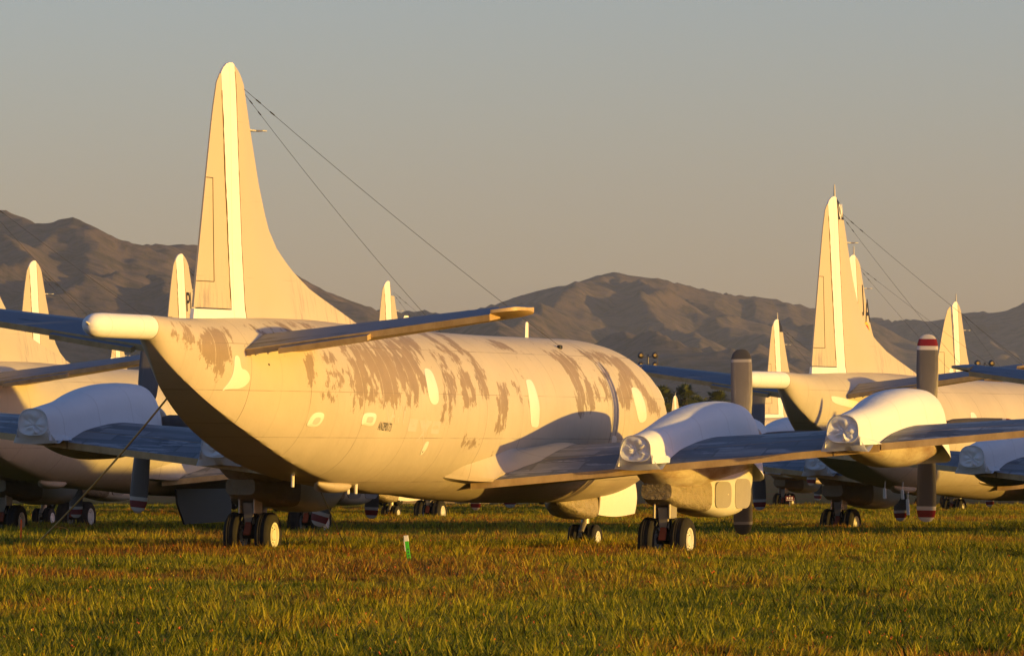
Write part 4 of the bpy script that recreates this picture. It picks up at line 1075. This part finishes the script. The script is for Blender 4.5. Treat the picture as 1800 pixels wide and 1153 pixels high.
    md = ob.modifiers.new("scatter", 'NODES'); md.node_group = ng
    print("grass clumps", len(P))
grass()

# ------------------------------------------------------------------ mountains
def mountains():
    t = NT("mountain")
    geo = t.n("NewGeometry").outputs["Position"]
    n1 = t.noise(.0035, 8, .65, t.mapping((1, 1, 1), geo)); n2 = t.noise(.03, 6, .75, t.mapping((1, 1, 1), geo))
    c = t.mix(n1, (.105, .082, .066), (.17, .128, .10))
    c = t.mix(t.ramp(n2, [(.46, 0), (.60, .85)]), c, (.045, .042, .028))
    c = t.mix(t.ramp(t.noise(.012, 5, .7, t.mapping((1, 1, 1), geo)), [(.62, 0), (.72, .7)]), c, (.27, .19, .14))
    t.bump(n2, .5, 9.0)
    t.fin(c, .95, 0, .05)
    # ridge lines: (pixel column, pixel row, distance km); crests of ranges and the spurs that leave them
    R = [[(-1500, 600, 10.5), (-1100, 500, 10.3), (-700, 430, 10.0), (-420, 395, 9.8), (-260, 385, 9.6), (-120, 352, 9.5), (0, 368, 9.4), (40, 382, 9.3), (75, 395, 9.2), (125, 381, 9.1), (165, 398, 9.0), (215, 424, 9.0), (250, 430, 9.2), (330, 430, 9.4), (400, 436, 9.5), (470, 448, 9.6), (512, 477, 9.7), (560, 506, 9.8), (620, 530, 10.0), (680, 549, 10.2)],
         [(125, 383, 9.1), (100, 405, 8.7), (50, 420, 8.3), (0, 436, 8.0), (-60, 455, 7.7)],
         [(130, 384, 9.1), (190, 436, 8.5), (180, 470, 8.0), (140, 500, 7.4), (90, 540, 6.8)],
         [(215, 425, 9.0), (265, 480, 8.3), (300, 520, 7.6), (330, 570, 6.9), (380, 620, 6.2)],
         [(330, 431, 9.4), (420, 500, 8.6), (470, 560, 7.8), (520, 610, 7.0)],
         [(512, 478, 9.7), (570, 540, 8.9), (640, 590, 8.0), (720, 640, 7.2)],
         [(640, 552, 11.5), (735, 546, 11.6), (790, 553, 11.7), (850, 541, 11.8), (900, 525, 12.0), (945, 511, 12.0), (1000, 500, 12.0), (1040, 488, 12.0), (1075, 478, 12.0), (1110, 485, 12.0), (1160, 490, 12.0), (1200, 500, 12.1), (1250, 512, 12.2), (1300, 520, 12.4), (1345, 523, 12.6), (1400, 535, 12.8), (1440, 545, 13.0), (1490, 556, 13.0)],
         [(1075, 479, 12.0), (1110, 505, 11.4), (1160, 540, 10.8), (1235, 585, 10.0), (1330, 640, 9.0), (1430, 690, 8.0)],
         [(1075, 479, 12.0), (1010, 520, 11.2), (960, 545, 10.5), (900, 580, 9.8), (830, 620, 9.0)],
         [(1160, 491, 12.0), (1230, 530, 11.3), (1330, 575, 10.6), (1420, 620, 9.9)],
         [(1300, 521, 12.4), (1370, 560, 11.6), (1450, 600, 10.9)],
         [(940, 560, 10.0), (900, 585, 9.0), (860, 620, 8.0)],
         [(1060, 600, 8.2), (1130, 612, 8.0), (1200, 608, 7.8), (1240, 603, 7.7), (1300, 606, 7.6), (1330, 604, 7.6), (1360, 625, 7.4), (1400, 660, 7.0), (1440, 700, 6.5)],
         [(640, 580, 9.0), (700, 600, 8.5), (780, 575, 8.6), (830, 578, 8.4), (900, 600, 8.0), (960, 615, 7.6)],
         [(1460, 566, 15.0), (1530, 556, 14.8), (1570, 565, 14.6), (1600, 561, 14.5), (1640, 566, 14.4), (1700, 549, 14.2), (1760, 549, 14.0), (1800, 534, 13.8), (1900, 505, 13.5), (2050, 480, 13.2), (2300, 510, 13), (2700, 550, 13), (3300, 610, 13)],
         [(1800, 536, 13.8), (1850, 575, 12.8), (1890, 620, 11.8)], [(1700, 551, 14.2), (1740, 590, 13.2), (1760, 640, 12)],
         [(1140, 688, 3.2), (1200, 694, 3.2), (1290, 713, 3.1), (1400, 735, 3.0), (1600, 750, 3.0)]]
    segs = []
    for line in R:
        P = [at_px(u, v, d * 1000) for u, v, d in line]
        segs += list(zip(P, P[1:]))
    na, nd = 1240, 330
    az = np.linspace(-1450, 3250, na); ds = np.concatenate([np.linspace(2500, 6200, 50, endpoint=False), np.linspace(6200, 15500, nd - 50)])
    A, D = np.meshgrid(az, ds); X = (A - 900) / FPX * D; Y = D
    rr = np.random.default_rng(3)
    def vnoise(x, y, seed):
        G = np.random.default_rng(seed).random((512, 512)); ix, iy = np.floor(x).astype(int), np.floor(y).astype(int); a, b = x - ix, y - iy; a = a*a*(3-2*a); b = b*b*(3-2*b)
        g = lambda i, j: G[i % 512, j % 512]
        return (g(ix, iy)*(1-a) + g(ix+1, iy)*a)*(1-b) + (g(ix, iy+1)*(1-a) + g(ix+1, iy+1)*a)*b
    def ridged(x, y, sc, oct, seed):
        s = 0; a = 1; tot = 0
        for k in range(oct): s = s + a * (1 - np.abs(2 * vnoise(x / sc + 91.7 * k, y / sc + 17.3 * k, seed + k) - 1)); tot += a; a *= .5; sc *= .5
        return s / tot
    wx = X + 60 * (vnoise(X / 260, Y / 260, 40) - .5) + 26 * (vnoise(X / 90, Y / 90, 41) - .5); wy = Y + 90 * (vnoise(X / 300, Y / 300, 42) - .5)
    H = np.full(X.shape, -400.0); slope = .40 + .16 * vnoise(X / 900, Y / 900, 43)
    for a, b in segs:
        ab = np.array([b.x - a.x, b.y - a.y]); L2 = ab @ ab + 1e-9
        t_ = np.clip(((wx - a.x) * ab[0] + (wy - a.y) * ab[1]) / L2, 0, 1)
        dist = np.hypot(wx - a.x - t_ * ab[0], (wy - a.y - t_ * ab[1]) * .72); z = a.z + (b.z - a.z) * t_
        h = z - slope * dist * (1.0 - .25 * np.clip(dist / 900, 0, 1)); k = 10.0
        H = np.where(np.abs(H - h) < 4 * k, np.maximum(H, h) + k * .25 * (1 - np.abs(H - h) / (4 * k)) ** 2, np.maximum(H, h))
    rg = ridged(X, Y * .55, 340, 5, 60)
    env = np.clip((H + 20) / 160, 0, 1)
    H = H + (rg - .70) * 70 * env + (ridged(X, Y, 70, 3, 80) - .5) * 5 * env
    # hold the skyline to the measured profile, column by column of the compass bearing
    sk = [(-1500, 600), (-1100, 500), (-700, 430), (-420, 395), (-260, 385), (-120, 352), (0, 368), (40, 382), (75, 395), (125, 381), (165, 398), (215, 424), (250, 430), (330, 430), (400, 436), (470, 448), (512, 477), (560, 506), (620, 530), (680, 549), (735, 546), (790, 553), (850, 541), (900, 525), (945, 511), (1000, 500), (1040, 488), (1075, 478), (1110, 485), (1160, 490), (1200, 500), (1250, 512), (1300, 520), (1345, 523), (1400, 535), (1440, 545), (1490, 556), (1530, 556), (1570, 565), (1600, 561), (1640, 566), (1700, 549), (1760, 549), (1800, 534), (1900, 505), (2050, 480), (2300, 510), (2700, 550), (3300, 610)]
    hz = 576.5 + FPX * math.tan(PITCH); want = (hz - np.interp(az, [a for a, b in sk], [b for a, b in sk])) / FPX
    have = ((H - CAM_Z) / D).max(0); ratio = np.clip(want / np.maximum(have, 1e-4), .5, 1.6); ker = np.hanning(13); ker /= ker.sum()
    ratio = np.convolve(np.pad(ratio, 6, mode='edge'), ker, 'valid'); H = np.where(H > 0, H * ratio[None], H)
    base = -8 + 0 * H; H = np.maximum(H, base + 6 * np.tanh(H / 200))
    V = np.stack([X, Y, H], -1).reshape(-1, 3)
    n_r, n_c = X.shape; i = np.arange(n_r - 1)[:, None]; j = np.arange(n_c - 1)[None]
    F = np.stack([i*n_c + j, i*n_c + j + 1, (i+1)*n_c + j + 1, (i+1)*n_c + j], -1).reshape(-1, 4).tolist()
    me = mesh("mountains", V, F, ["mountain"], None, True, 180)
    tag(link("mountains", me), kind="structure")
mountains()

# ------------------------------------------------------------------ dusty evening air
def haze():
    m = bpy.data.materials.new("haze_air"); m.use_nodes = True; nt = m.node_tree; nt.nodes.clear()
    o = nt.nodes.new("ShaderNodeOutputMaterial"); v = nt.nodes.new("ShaderNodeVolumePrincipled")
    v.inputs["Color"].default_value = (.66, .76, .95, 1); v.inputs["Density"].default_value = HAZE_DENSITY; v.inputs["Anisotropy"].default_value = 0.0
    nt.links.new(v.outputs[0], o.inputs["Volume"]); MAT["haze_air"] = m
    mb = MB(); mb.box((0, 8500, 290), (9000, 18000, 620)); me = mb.mesh("haze", ["haze_air"], smooth=False)
    tag(link("haze", me), kind="stuff")
HAZE_DENSITY = 3.0e-5
haze()
